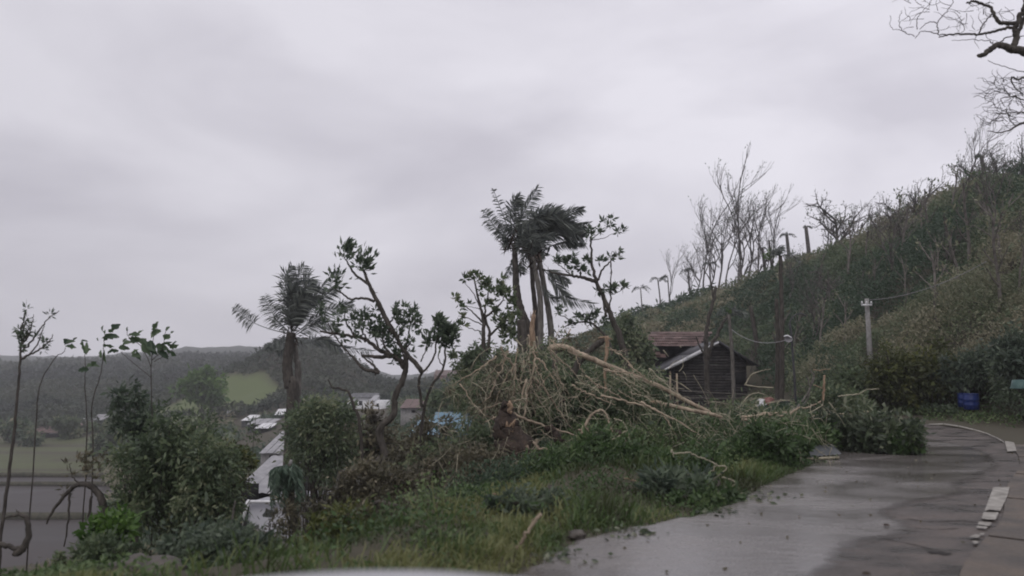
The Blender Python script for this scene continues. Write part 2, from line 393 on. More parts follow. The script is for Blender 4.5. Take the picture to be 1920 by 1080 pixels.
# ------------------------------------------------------------------ haze
def build_haze():
    m = bpy.data.materials.new('haze_air'); m.use_nodes = True; n, l = m.node_tree.nodes, m.node_tree.links
    n.clear(); o = n.new('ShaderNodeOutputMaterial'); v = n.new('ShaderNodeVolumePrincipled')
    v.inputs['Color'].default_value = (0.93, 0.93, 0.97, 1); v.inputs['Density'].default_value = HAZE
    v.inputs['Anisotropy'].default_value = 0.1
    l.new(v.outputs[0], o.inputs['Volume'])
    g = G(); g.box((0, 420, 20), (4600, 1100, 90)); h = g.obj('haze', m); tag(h, kind='stuff')
HAZE = 0.0008
build_haze()

# ------------------------------------------------------------------ road, water, apron
def resample(line, n):
    s = smooth_line(np.column_stack([line, np.zeros(len(line))]), 10)[:, :2]
    d = np.concatenate([[0], np.cumsum(np.hypot(*np.diff(s, axis=0).T))]); t = np.linspace(0, d[-1], n)
    return np.column_stack([np.interp(t, d, s[:, 0]), np.interp(t, d, s[:, 1])])
def strip(A, B, nx, z, zf=None):
    A = np.asarray(A); B = np.asarray(B); n = len(A); t = np.linspace(0, 1, nx)[None, :, None]
    v = A[:, None] * (1 - t) + B[:, None] * t
    v = np.concatenate([v, np.full((*v.shape[:2], 1), z)], -1)
    if zf is not None: v[..., 2] += zf(v[..., 0], v[..., 1])
    i = np.arange(n - 1)[:, None] * nx; j = np.arange(nx - 1)[None]
    return v.reshape(-1, 3), np.stack([i + j, i + j + 1, i + nx + j + 1, i + nx + j], -1).reshape(-1, 4)
RR = resample(RIGHT, 160)
LL = resample(LEFT, 160)
def wet_mat(name, c0, c1, r0, r1, scale, bump, stretch=(1, 1, 1), spec=0.5, rot_z=0.0, bscale=None):
    m = bpy.data.materials.new(name); m.use_nodes = True; n, l = m.node_tree.nodes, m.node_tree.links
    bs = n['Principled BSDF']; bs.inputs['Specular IOR Level'].default_value = spec
    tcn = n.new('ShaderNodeTexCoord'); mpn = n.new('ShaderNodeMapping'); mpn.inputs['Scale'].default_value = stretch
    mpn.inputs['Rotation'].default_value = (0, 0, rot_z)
    l.new(tcn.outputs['Object'], mpn.inputs[0])
    a = n.new('ShaderNodeTexNoise'); a.inputs['Scale'].default_value = scale; a.inputs['Detail'].default_value = 8; a.inputs['Distortion'].default_value = 0.6
    l.new(mpn.outputs[0], a.inputs['Vector'])
    r = n.new('ShaderNodeValToRGB'); r.color_ramp.elements[0].color = (*c0, 1); r.color_ramp.elements[1].color = (*c1, 1)
    r.color_ramp.elements[0].position = 0.38; r.color_ramp.elements[1].position = 0.64
    l.new(a.outputs['Fac'], r.inputs[0]); l.new(r.outputs[0], bs.inputs['Base Color'])
    mr = n.new('ShaderNodeMapRange'); mr.inputs[1].default_value = 0.35; mr.inputs[2].default_value = 0.65; mr.inputs[3].default_value = r0; mr.inputs[4].default_value = r1
    l.new(a.outputs['Fac'], mr.inputs[0]); l.new(mr.outputs[0], bs.inputs['Roughness'])
    gn = n.new('ShaderNodeTexNoise'); gn.inputs['Scale'].default_value = 38; gn.inputs['Detail'].default_value = 3; l.new(tcn.outputs['Object'], gn.inputs['Vector'])
    hs = n.new('ShaderNodeHueSaturation'); gm = n.new('ShaderNodeMapRange'); gm.inputs[1].default_value = 0.3; gm.inputs[2].default_value = 0.7; gm.inputs[3].default_value = 0.78; gm.inputs[4].default_value = 1.22
    l.new(gn.outputs['Fac'], gm.inputs[0]); l.new(gm.outputs[0], hs.inputs['Value']); l.new(r.outputs[0], hs.inputs['Color']); l.new(hs.outputs[0], bs.inputs['Base Color'])
    b = n.new('ShaderNodeTexNoise'); b.inputs['Scale'].default_value = bscale or scale * 12; b.inputs['Detail'].default_value = 5
    l.new(mpn.outputs[0], b.inputs['Vector'])
    bp = n.new('ShaderNodeBump'); bp.inputs['Strength'].default_value = bump; bp.inputs['Distance'].default_value = 0.02
    l.new(b.outputs['Fac'], bp.inputs['Height']); l.new(bp.outputs[0], bs.inputs['Normal'])
    return m
M_ROAD = wet_mat('wet_road_concrete', (0.03, 0.023, 0.018), (0.10, 0.08, 0.068), 0.22, 0.55, 1.5, 0.8, (1, 2.2, 1), 0.4, -0.7)
M_WATER = wet_mat('muddy_water', (0.10, 0.09, 0.084), (0.16, 0.146, 0.138), 0.14, 0.30, 0.55, 0.2, (1, 2.2, 1), 0.4, -0.9, 5)
M_APRON = wet_mat('wet_apron_concrete', (0.034, 0.026, 0.019), (0.115, 0.09, 0.068), 0.32, 0.65, 1.3, 0.7)
M_FIELD = wet_mat('flood_field_water', (0.045, 0.04, 0.038), (0.07, 0.062, 0.06), 0.45, 0.6, 0.05, 0.35, (1, 3, 1), 0.12, 0, 2)
v, q = strip(RR, LL, 40, 0.0)
g = G(); g.add(v, q); road = g.obj('road', M_ROAD, smooth=True); tag(road, kind='structure')
# water running over the road with an uneven edge on the apron side
edge = 0.95 + 0.5 * (fbm(np.arange(160) / 9, np.zeros(160), 31) - 0.5) * 2
s_along = np.arange(160)
w_in = RR + (LL - RR) * (np.clip(edge * 0.30, 0.1, 0.6) + 0.16 * np.exp(-((s_along - 62) / 5.0) ** 2) + 0.10 * np.exp(-((s_along - 71) / 4.0) ** 2))[:, None]
WE = np.array([(-8, -3), (-3, 1.0), (0.2, 3.6), (1.5, 4.9), (2.35, 5.7), (2.75, 6.3), (3.1, 6.75), (3.75, 7.1), (4.0, 7.6), (4.15, 8.3), (5.1, 9.1), (5.75, 9.6), (6.2, 10.3), (7.4, 11.6), (8.3, 13.0), (8.9, 14.2), (9.1, 15.3), (9.3, 17), (9.8, 19), (10.2, 21), (10.4, 24)])
we = resample(WE, 320); tn = np.gradient(we, axis=0); tn /= np.linalg.norm(tn, axis=1)[:, None]
sq = np.arange(320); off_ = 0.16 * (fbm(sq / 7, sq * 0, 31) - .5) + 0.10 * (vnoise(sq / 2.1, sq * 0, 33) - .5)
edge_l = we + np.column_stack([tn[:, 1], -tn[:, 0]]) * off_[:, None]
ring_ = np.vstack([edge_l, resample(LEFT, 120)[::-1]])
gx, gy = np.meshgrid(np.arange(-12, 11, 0.11), np.arange(-3, 24, 0.11), indexing='ij'); sh = gx.shape
ins_ = in_poly(gx.ravel(), gy.ravel(), ring_).reshape(sh)
film = np.clip(seg_dist(gx.ravel(), gy.ravel(), edge_l[::3]) / 0.32, 0, 1).reshape(sh) * ins_
cell = ins_[:-1, :-1] | ins_[1:, :-1] | ins_[:-1, 1:] | ins_[1:, 1:]
ii, jj = np.nonzero(cell); wN = sh[1]
g = G(); g.add(np.stack([gx, gy, np.full(sh, 0.006)], -1).reshape(-1, 3), np.stack([ii * wN + jj, (ii + 1) * wN + jj, (ii + 1) * wN + jj + 1, ii * wN + jj + 1], -1), tint=film.ravel())
def film_alpha(m):
    n, l = m.node_tree.nodes, m.node_tree.links; bs = n['Principled BSDF']; out = n['Material Output']
    at = n.new('ShaderNodeAttribute'); at.attribute_name = 'tint'; nz = n.new('ShaderNodeTexNoise'); nz.inputs['Scale'].default_value = 7; nz.inputs['Detail'].default_value = 6
    tcn = n.new('ShaderNodeTexCoord'); l.new(tcn.outputs['Object'], nz.inputs['Vector'])
    ad = n.new('ShaderNodeMath'); ad.operation = 'MULTIPLY_ADD'; l.new(nz.outputs['Fac'], ad.inputs[0]); ad.inputs[1].default_value = 0.7; l.new(at.outputs['Fac'], ad.inputs[2])
    mr = n.new('ShaderNodeMapRange'); mr.inputs[1].default_value = 0.38; mr.inputs[2].default_value = 0.95; l.new(ad.outputs[0], mr.inputs[0])
    tr = n.new('ShaderNodeBsdfTransparent'); mx = n.new('ShaderNodeMixShader'); l.new(mr.outputs[0], mx.inputs[0]); l.new(tr.outputs[0], mx.inputs[1]); l.new(bs.outputs[0], mx.inputs[2]); l.new(mx.outputs[0], out.inputs[0])
film_alpha(M_WATER)
wt = g.obj('water', M_WATER, smooth=True); tag(wt, kind='structure')

def offset(line, d):
    t = np.gradient(line, axis=0); t /= np.linalg.norm(t, axis=1)[:, None]
    return line + np.column_stack([t[:, 1], -t[:, 0]]) * d
# apron of concrete slabs with recessed joints, beyond the white edge line
ap = empty('roadside_apron', (4.5, 5.5, 0)); tag(ap, kind='structure')
cuts = list(range(30, 121, 10))
for a, b in zip(cuts[:-1], cuts[1:]):
    idx = np.linspace(a + 0.14, b - 0.14, 9)
    def at(off):
        o = offset(RR, off); return np.column_stack([np.interp(idx, np.arange(160), o[:, 0]), np.interp(idx, np.arange(160), o[:, 1])])
    for o0, o1 in ((0.006, 2.4), (2.42, 4.3)):
        if o0 > 1 and a >= 80: continue
        A, B = at(o0), at(o1); tz = 0.014 + random.uniform(-.003, .003)
        g = G(); v, q = strip(A, B, 4, tz); g.add(v, q)
        ring = np.vstack([A, B[::-1]]); n = len(ring)
        v = np.vstack([np.column_stack([ring, np.full(n, tz)]), np.column_stack([ring, np.full(n, -0.05)])])
        g.add(v, [(k, (k + 1) % n, (k + 1) % n + n, k + n) for k in range(n)])
        g.obj('slab', M_APRON, ap)
# worn transverse joints in the exposed road concrete
M_JOINT = mat('dirty_joint', (0.012, 0.01, 0.009), (0.03, 0.026, 0.022), rough=0.8)
def road_line(pxs, w):
    c = []
    for px, py in pxs:
        p = P(px, py, 1.0); k = (CAMZ - .004) / (CAMZ - p[2]); c.append((p[0] * k, k))
    c = np.array(c); c = resample(c, 40); t_ = np.gradient(c, axis=0); t_ /= np.linalg.norm(t_, axis=1)[:, None]; nn_ = np.column_stack([-t_[:, 1], t_[:, 0]]) * (w * (0.4 + 1.2 * vnoise(np.arange(40) / 2, np.zeros(40), 6)))[:, None]
    v, q = strip(c - nn_, c + nn_, 2, 0.0035); g = G(); g.add(v, q); tag(g.obj('road_joint', M_JOINT), kind='structure')
road_line([(1700, 972), (1745, 978), (1800, 976), (1835, 980)], 0.010); road_line([(1740, 1035), (1765, 1037), (1780, 1040)], 0.05)
road_line([(1712, 990), (1760, 992), (1800, 990)], 0.006); road_line([(1560, 1015), (1640, 1010), (1700, 1018), (1750, 1030)], 0.006); road_line([(1760, 915), (1800, 905), (1860, 902)], 0.006)
# painted edge line fragments (thin paint sheets, worn)
M_PAINT = mat('worn_white_paint', (0.16, 0.145, 0.125), (0.42, 0.40, 0.36), rough=0.5, scale=7, detail=8)
def paint(pxs, z=0.0225):
    c = []
    for px, py in pxs:
        p = P(px, py, 1.0); k = (CAMZ - z) / (CAMZ - p[2]); c.append((p[0] * k, k, z))
    g = G(); n = len(c); g.add(c, t=[(0, k + 1, k) for k in range(1, n - 1)]); o = g.obj('painted_line', M_PAINT, ap); return o
ZW = ZP(1400, 780, 3.6)
for poly in ([(1665, 480), (1775, 478), (1760, 540), (1712, 640), (1640, 632), (1605, 640)], [(1600, 648), (1702, 650), (1680, 700), (1625, 697), (1585, 690)],
             [(1570, 712), (1655, 718), (1640, 742), (1560, 730)], [(1558, 740), (1630, 748), (1615, 758), (1550, 752)], [(1500, 815), (1545, 797), (1580, 805), (1560, 822)],
             [(1518, 845), (1545, 840), (1570, 852), (1540, 862)], [(1572, 790), (1605, 788), (1600, 800), (1575, 798)],
             [(1742, 168), (1805, 178), (1822, 236), (1760, 240), (1750, 205)]):
    paint([ZW(*p) for p in poly])
ln = [ZW(*p) for p in ((1230, 55), (1330, 52), (1430, 66), (1535, 90), (1610, 112), (1680, 142), (1740, 175))]
for (a, b) in zip(ln[:-1], ln[1:]):
    paint([(a[0], a[1] - 0.6), (b[0] - 1, b[1] - 0.8), (b[0] - 1, b[1] + 1.2), (a[0], a[1] + 1.0)])

# flooded fields in the valley, with earth banks between them
def flat_poly(name, c, z, m):
    g = G(); g.add([(x, y, z) for x, y in c], t=[(0, k, k + 1) for k in range(1, len(c) - 1)])
    o = g.obj(name, m); return tag(o, kind='structure')
for (y0, y1) in ((52, 69.2), (70.2, 88.5), (89.4, 95.6)):
    flat_poly('flooded_field', [(-150, y0), (-0.515 * y0 + 2, y0), (-0.515 * y1 + 2, y1), (-150, y1)], -12.05, M_FIELD)
M_BANK = mat('field_bank', (0.035, 0.035, 0.025), (0.09, 0.085, 0.06), rough=0.9, scale=2, bump=0.5)
def bank(x0, x1, y0, y1, w=0.35, z=-12.0):
    xs = np.linspace(x0, x1, 60); p = np.stack([xs, np.linspace(y0, y1, 60) + 0.8 * (fbm(xs / 6, xs * 0, 8) - .5), np.full(60, z) + 0.15 * vnoise(xs / 2, xs * 0, 7)], -1)
    g = G(); g.tube(p, w, 6); o = g.obj('field_bank', M_BANK, smooth=True); tag(o, kind='structure')
bank(-150, -30, 69.7, 69.5, 0.5); bank(-150, -42, 89, 88.9, 0.35); bank(-150, -46, 96, 96, 0.4)

#PART2
# ------------------------------------------------------------------ growth helpers
def unit(v): v = np.asarray(v, float); return v / (np.linalg.norm(v) + 1e-9)
def cloud(g, c, r, nclump, per, L, W, sag=0.4, out=0.6, cs=0.22, up=0.0, tone=None):
    """leaves gathered in clumps through an uneven crown volume"""
    c = np.asarray(c, float); r = np.asarray(r, float) * np.ones(3)
    d = rng.normal(size=(nclump, 3)); d /= np.linalg.norm(d, axis=1)[:, None]
    k = rng.uniform(0.1, 1.0, nclump) ** 0.6 * (0.55 + 0.9 * fbm(d[:, 0] * 2 + c[0], d[:, 2] * 2 + c[1], 3)) * np.where(rng.uniform(0, 1, nclump) < 0.28, rng.uniform(1.15, 1.5, nclump), 1.0)
    per = max(20, int(per * 0.78))
    cc = c + d * k[:, None] * r
    cl_ = rng.uniform(0.65, 1.7, nclump)
    ct = rng.uniform(0.0, 0.75, nclump) if tone is None else np.clip(rng.normal(tone, 0.16, nclump), 0, 1)
    sz = rng.uniform(0.35, 1.5, nclump) * cs * r.mean() * np.where(k > .95, .5, .9)
    idx = rng.integers(0, nclump, nclump * per)
    off = rng.normal(size=(len(idx), 3)) * sz[idx][:, None] * np.array((0.85, 0.85, 1.05))
    dr = off / (sz[idx][:, None] + 1e-6) * out; dr[:, 2] -= sag; dr[:, 0] += 0.25
    g.leaves(cc[idx] + off, L * cl_[idx], W * cl_[idx], dr, np.clip(ct[idx] + rng.normal(0, 0.14, len(idx)), 0, 1), up=up, jit=0.7)
    return cc
def twigs_to(g, base, cc, r0, r1, bend=0.3, k=4, tint=0.5):
    for c in cc:
        m = (base + c) / 2 + rng.normal(size=3) * np.linalg.norm(c - base) * bend * 0.4
        g.tube(smooth_line([base, m, c], 4), (r0, r1), k, tint, cap=False)
def grow(g, tips, p, d, L, r, lvl, wind=(0.25, 0, 0.1), kids=(4, 4, 3), spread=0.8, shrink=0.6, segs=5, wob=0.12, minr=0.006):
    line = [np.array(p, float)]; d = unit(d)
    for i in range(segs):
        d = unit(d + rng.normal(size=3) * wob + np.array(wind) * 0.18 * (lvl + 0.4))
        line.append(line[-1] + d * L / segs)
    line = np.array(line)
    g.tube(line, (r, max(r * 0.45, minr)), 6 if lvl == 0 else (4 if lvl < 3 else 3), rng.uniform(0.2, 0.8), cap=False)
    if lvl >= len(kids):
        tips.append((line[-1], d)); return
    for k in range(kids[lvl]):
        t = rng.uniform(0.35, 1.0) if lvl else rng.uniform(0.4, 1.0)
        f = t * segs; i = min(int(f), segs - 1); q = line[i] + (line[i + 1] - line[i]) * (f - i)
        a = rng.normal(size=3); a = unit(a - d * (a @ d))
        grow(g, tips, q, d + a * spread, L * shrink * rng.uniform(0.7, 1.2) * (1.15 - 0.4 * t), max(r * 0.5, minr), lvl + 1, wind, kids, spread, shrink, max(3, segs - 1), wob, minr)
def copy_thing(src, loc, label, scale=1.0, rz=0.0, rx=0.0):
    c = src.copy(); COL.objects.link(c); c.location = [float(v) for v in loc]
    c.scale = (scale,) * 3; c.rotation_euler = (rx, 0, rz); c['label'] = label
    for ch in src.children:
        d = ch.copy(); COL.objects.link(d); d.parent = c
    return c
def bush(name, label, cat, px, top, base, width, Y, m, n=46, per=60, L=0.14, W=0.06, dep=None, stems=7, group=None, stem_m=None, tone=None, sag=0.4, up=0.0, ground_z=None):
    """leafy shrub whose crown spans width x (base-top) pixels, Y metres away; stems go down to the soil"""
    pt, pb = P(px, top, Y), P(px, base, Y); w = width / FPX * Y / 2
    gz = Hs(pb[0], Y) - 0.05 if ground_z is None else ground_z
    root = empty(name, (pb[0], Y, gz)); tag(root, label, cat, group)
    c = np.array((pb[0], Y, (pt[2] + pb[2]) / 2)); r = (w, dep or w * 0.8, (pt[2] - pb[2]) / 2)
    g = G(); cc = cloud(g, c, r, n, per, L, W, sag=sag, tone=tone, up=up); g.obj('foliage', m, root)
    g = G(); b = np.array((pb[0], Y, gz))
    for k in range(stems):
        t = cc[rng.integers(len(cc))]; s0 = b + rng.normal(size=3) * (w * 0.15, w * 0.1, 0)
        g.tube(smooth_line([s0, (s0 + t) / 2 + rng.normal(size=3) * 0.12, t], 5), (0.03 + 0.012 * w, 0.01), 5, rng.uniform(0, 1))
    twigs_to(g, (b + c) / 2, cc[::2], 0.010, 0.004)
    for k in range(int(n / 6)):
        t = cc[rng.integers(len(cc))]; u_ = unit(rng.normal(size=3) * (.5, .4, .3) + (0.25, 0, 1)) * w * rng.uniform(.4, .9); g.tube(smooth_line([t - u_ * .5, t + (0.02, 0, 0), t + u_ * .5 + (w * .08, 0, 0)], 3), (0.007, 0.003), 3, 1.0, cap=False)
    g.obj('stems', stem_m or M_BARK, root)
    return root
def skeleton_tree(name, label, cat, Z, Y, limbs, tufts, m_leaf, m_bark, L=0.16, W=0.055, per=40, k=7, group=None, base=None, foot=None):
    """tree drawn limb by limb: limbs = (points, r0, r1); tufts = (x, y, size in m, count)"""
    gb = G(); first = None
    foot = cat not in ('dead limb', 'bare stem') if foot is None else foot
    for p_, r0, r1 in limbs:
        l = pts(Z, p_, Y)
        if first is None and foot:
            gz = Hs(l[0][0], l[0][1]) - 0.1
            if l[0][2] > gz + .05: l = np.vstack([[(l[0][0] + 0.1, l[0][1], gz)], l])
        if first is None: first = l[0]
        gb.tube(smooth_line(l, 6, 0.006 * Y / 12), (r0, r1), k, rng.uniform(0.2, 0.7))
    b = first if base is None else base
    root = empty(name, b); tag(root, label, cat, group)
    gb.obj('trunk', m_bark, root, smooth=True)
    if tufts:
        gl = G()
        for t in tufts:
            c = pts(Z, [t[:2]], Y)[0]; sz = t[2]; n = t[3] if len(t) > 3 else per
            for s_ in range(max(1, n // 12)):
                cc = c + rng.normal(size=3) * sz * 0.45
                d = rng.normal(size=(12, 3)) * 0.7 + (0.35, 0, 0.55)
                gl.leaves(cc + d * 0.02, L, W, d, np.clip(rng.uniform(0, 1) * 0.5 + rng.uniform(0, 0.5, 12), 0, 1), jit=0.35)
        gl.obj('foliage', m_leaf, root)
    return root

# ------------------------------------------------------------------ the dark house with the rusty roof
Yh = 42.0
hb = P(1335, 757, Yh)
house = empty('house', (hb[0], Yh, hb[2] - 0.3)); tag(house, 'small dark gabled house with a torn rusty roof behind the fallen trees', 'house')
def hp(x, y, Y=Yh): return P(*ZH(x, y), Y)
apex, el, er = hp(1120, 285), hp(425, 640), hp(1605, 590)
xl, xr = hp(560, 600)[0], hp(1480, 600)[0]; z0 = hb[2] - 0.3
def gable_z(x):
    return apex[2] + (el[2] - apex[2]) * (x - apex[0]) / (el[0] - apex[0]) if x < apex[0] else apex[2] + (er[2] - apex[2]) * (x - apex[0]) / (er[0] - apex[0])
zt = z0; n = 0
while zt < apex[2] - 0.12:
    h = 0.155; mid = zt + h
    xa = xl if mid < gable_z(xl) else apex[0] + (el[0] - apex[0]) * (mid - apex[2]) / (el[2] - apex[2])
    xb = xr if mid < gable_z(xr) else apex[0] + (er[0] - apex[0]) * (mid - apex[2]) / (er[2] - apex[2])
    if xb - xa < 0.2: break
    splits = sorted(rng.uniform(xa, xb, 1)); e = [xa, *splits, xb]
    for a, b in zip(e[:-1], e[1:]):
        if b - a < 0.15: continue
        g = G(); g.box(((a + b) / 2, Yh + rng.uniform(-.015, .015), zt + h / 2), (b - a - 0.015, 0.07, h - 0.018)); g.obj('plank', M_BLOCK, house)
    zt += h
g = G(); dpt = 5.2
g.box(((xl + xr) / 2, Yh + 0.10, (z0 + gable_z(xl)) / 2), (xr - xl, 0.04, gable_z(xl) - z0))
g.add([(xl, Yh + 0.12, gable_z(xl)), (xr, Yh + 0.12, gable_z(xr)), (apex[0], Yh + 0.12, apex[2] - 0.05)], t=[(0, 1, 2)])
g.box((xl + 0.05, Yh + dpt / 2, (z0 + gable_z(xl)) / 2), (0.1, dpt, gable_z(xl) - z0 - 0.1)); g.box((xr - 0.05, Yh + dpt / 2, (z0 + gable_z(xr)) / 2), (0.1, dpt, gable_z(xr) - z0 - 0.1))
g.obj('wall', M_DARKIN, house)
def slab3(g, a, b, dy, th, tint=0.5):
    """roof plane between points a and b (front edge), running dy back"""
    a = np.array(a); b = np.array(b); u = np.array((0, dy, 0)); nn = unit(np.cross(b - a, u)) * th
    if nn[2] < 0: nn = -nn
    v = [a, b, b + u, a + u]; v = v + [k + nn for k in v]
    g.add(v, [(0, 1, 2, 3), (7, 6, 5, 4), (0, 4, 5, 1), (1, 5, 6, 2), (2, 6, 7, 3), (3, 7, 4, 0)], tint=tint)
f = np.array((0, -0.35, 0.05))
g = G(); slab3(g, apex + f, er + f, dpt + .5, 0.04); g.obj('roof', M_METAL, house)
g = G(); slab3(g, apex + f, apex + (el - apex) * 0.45 + f, dpt + .4, 0.04); slab3(g, apex + (el - apex) * 0.47 + f, el + f, dpt - 1, 0.03); g.obj('roof', M_METAL, house)
for t0, t1, w in ((0.02, 0.13, 0.10), (0.17, 0.24, 0.14), (0.30, 0.62, 0.19), (0.60, 0.88, 0.17), (0.86, 1.0, 0.1)):
    a = apex + (el - apex) * t0; b = apex + (el - apex) * t1
    g = G(); d = b - a; g.box((a + b) / 2 + (0, -0.40 - rng.uniform(0, .03), 0.03), (np.linalg.norm(d), 0.09, w), ry=math.atan2(-d[2], d[0])); g.obj('fascia_board', M_WHITE, house)
g = G(); d = er - apex; g.box((apex + er) / 2 + (0, -0.39, 0.02), (np.linalg.norm(d), 0.05, 0.1), ry=math.atan2(-d[2], d[0])); g.obj('fascia_board', M_METAL, house)
g = G(); c = hp(1110, 335); g.add([c + (-0.2, -0.07, 0), c + (0.24, -0.07, 0), c + (0.0, -0.07, 0.2)], t=[(0, 1, 2)]); g.obj('gable_vent', M_CONC, house)
g = G(); c = hp(1400, 740); g.box(c + (0, -0.05, 0), (0.6, 0.06, 0.65)); g.obj('window', M_DARKIN, house)
g = G()
for xx, yy in ((505, 760), (590, 790)):
    c = hp(xx, yy); g.box((c[0], Yh - 0.25, (c[2] + z0) / 2), (0.09, 0.09, c[2] - z0 + 1.0))
g.obj('post', M_TAN, house)
# rear wing whose corrugated roof has lost its lower sheets
rear = empty('rusty_roofed_shed', hp(650, 600, 46)); tag(rear, 'shed under bands of rusted corrugated roofing, behind the dark house', 'shed')
def corr(g, a, b, up, depth, wave=0.10, amp=0.02):
    """corrugated sheet from a to b (eave edge) rising along vector up"""
    a = np.array(a); b = np.array(b); n = max(4, int(np.linalg.norm(b - a) / wave * 2)); t = np.linspace(0, 1, n)[:, None]
    e = a * (1 - t) + b * t; nn = unit(np.cross(b - a, up)); nn = nn if nn[2] > 0 else -nn
    e = e + nn * (amp * (np.arange(n) % 2))[:, None]; v = np.vstack([e, e + up]); i = np.arange(n - 1)
    g.add(v, np.stack([i, i + 1, i + n + 1, i + n], -1))
for r_ in range(6):
    y_a, y_b = 330 - r_ * 31, 330 - (r_ + 1) * 31 + 5
    x_a, x_b = 215 + r_ * 8, (880 + r_ * 34)
    for k in range(7):
        xa = x_a + (x_b - x_a) * k / 7; xb = x_a + (x_b - x_a) * (k + 1) / 7
        a = hp(xa, y_a + rng.uniform(-3, 3), 45.5 + r_ * 0.3); b = hp(xb - 1, y_a + rng.uniform(-3, 3), 45.5 + r_ * 0.3)
        u = hp(xa, y_b, 45.95 + r_ * 0.3) - hp(xa, y_a, 45.6 + r_ * 0.3)
        g = G(); corr(g, a, b, u, 0); g.obj('roof_sheet', M_RUST, rear)
g = G(); a, b, c, d = hp(222, 322, 45.75), hp(885, 330, 45.75), hp(1045, 160, 47.4), hp(262, 160, 47.4); g.add([a, b, c, d, a + (0, .05, -.06), b + (0, .05, -.06), c + (0, .05, -.06), d + (0, .05, -.06)], [(0, 1, 2, 3), (7, 6, 5, 4), (0, 4, 5, 1), (2, 6, 7, 3)]); g.obj('roof_gap_shade', M_DARKIN, rear)  # dark sheet standing in for the shadow lines where the roof bands overlap
for (xa, xb, ya) in ((210, 330, 400), (230, 400, 440), (330, 470, 470)):
    g = G(); corr(g, hp(xa, ya, 45.3), hp(xb, ya + 8, 45.3), (0.0, 0.3, 0.22), 0); g.obj('roof_sheet', M_RUST, rear)
g = G(); a = hp(240, 330, 46.5); b = hp(900, 700, 46.5); g.box(((a[0] + b[0]) / 2, 47.5, (a[2] + b[2]) / 2), (b[0] - a[0], 2.0, a[2] - b[2])); g.obj('wall', M_DARKIN, rear)
for xx, yy in (((430, 380), (495, 465)), ((640, 330), (655, 350))):
    g = G(); g.tube([hp(*xx, 45.1), hp(*yy, 45.1)], 0.04, 5); g.obj('loose_batten', M_PALE, rear)

# ------------------------------------------------------------------ far and mid buildings
def cottage(name, label, px, top, base, width, Y, dep, wallm, roofm, nwin=2, roof='shed', cat='house', roofh=0.35, rz=0.0, skirt=2.0, broken=0):
    if Y >= 100:      # stand it where the sight line meets the slope
        for y_ in np.arange(96, 300, 1.0):
            q_ = P(px, base, y_)
            if Hs(q_[0], q_[1]) >= q_[2]: Y = float(y_); break
    pt, pb = P(px, top, Y), P(px, base, Y); w = width / FPX * Y; h = pt[2] - pb[2]
    root = empty(name, pb); tag(root, label, cat); root.rotation_euler = (0, 0, rz)
    def part(nm, g, m): o = bpy.data.objects.new(nm, g.mesh(nm, m)); COL.objects.link(o); o.parent = root; return o
    wh = h * (1 - roofh)
    g = G(); g.box((0, dep / 2, (wh - skirt) / 2), (w * 0.94, dep, wh + skirt)); part('wall', g, wallm)
    n = max(3, int(w / 1.2))
    for side in ((-1, 1) if roof == 'gable' else (-1,)):
        for k in range(n):
            xa, xb = -w / 2 + w * k / n, -w / 2 + w * (k + 1) / n - 0.03
            if roof == 'gable': ya, yb = (-0.3, dep / 2) if side < 0 else (dep + 0.3, dep / 2)
            else: ya, yb = -0.4, dep + 0.3
            if broken and k >= n - broken and side < 0: continue
            g = G(); corr(g, (xa, ya, wh + 0.02 * (k % 2)), (xb, ya, wh + 0.02 * (k % 2)), np.array((0, yb - ya, h - wh)), 0, 0.25, 0.04); part('roof_sheet', g, roofm)
    for k in range(nwin):
        x = -w * 0.3 + w * 0.6 * (k / max(1, nwin - 1) if nwin > 1 else 0.5)
        g = G(); g.box((x, -0.03, wh * 0.52), (w * 0.10 + 0.1, 0.06, wh * 0.38)); f_ = part('window', g, M_DARKIN)
    return root
cottage('farmhouse', 'low farmhouse with a half red, half bare metal roof by the rice terraces', 78, 799, 824, 84, 142, 7, M_DARKIN, M_RUST, 2, 'shed', roofh=0.5)
cottage('lean_to', 'small pale roofed lean-to beside the low farmhouse', 110, 801, 822, 34, 138, 4, M_DARKIN, M_ZINC, 1, 'shed', 'shed', roofh=0.6)
cottage('field_hut', 'low hut with broken white roof above the farmhouse', 150, 786, 800, 40, 165, 4, M_METAL, M_WHITE, 1, 'shed', 'hut', roofh=0.5)
whouse = cottage('white_house', 'white walled house with a lifted brown roof on the far slope', 676, 739, 767, 54, 148, 6, M_WHITE, M_METAL, 1, 'shed', roofh=0.22)
cottage('roofless_house', 'pale broken house end with dark planks beside the white walled one', 708, 743, 768, 32, 147, 5, M_WHITE, M_ZINC, 1, 'shed', roofh=0.35, broken=2)
cottage('brick_house', 'reddish roofed house half hidden on the slope right of the crooked tree', 838, 694, 716, 50, 120, 6, M_RED, M_RUST, 2, 'shed', roofh=0.45)
cottage('valley_shack', 'shack with a bright white roof, farthest left of the valley cluster', 464, 781, 800, 24, 170, 4, M_METAL, M_WHITE, 1, 'shed', 'shack', roofh=0.4)
cottage('valley_shack', 'grey walled shack with a tilted roof below the bright white one', 486, 789, 808, 46, 160, 5, M_METAL, M_ZINC, 2, 'shed', 'shack', roofh=0.35)
cottage('valley_shack', 'small shack with a peaked white roof on the meadow edge', 527, 768, 785, 24, 175, 4, M_METAL, M_WHITE, 1, 'gable', 'shack', roofh=0.6)
cottage('valley_shack', 'low shack with a white strip roof nearest the grey lane', 492, 797, 812, 30, 150, 4, M_DARKIN, M_WHITE, 1, 'shed', 'shack', roofh=0.4)
bh = cottage('blue_roofed_house', 'house with a sky blue roof seen between the brush and the bent trunk', 846, 777, 822, 72, 56, 5, M_BLUE, M_BLUE, 1, 'gable', roofh=0.7)
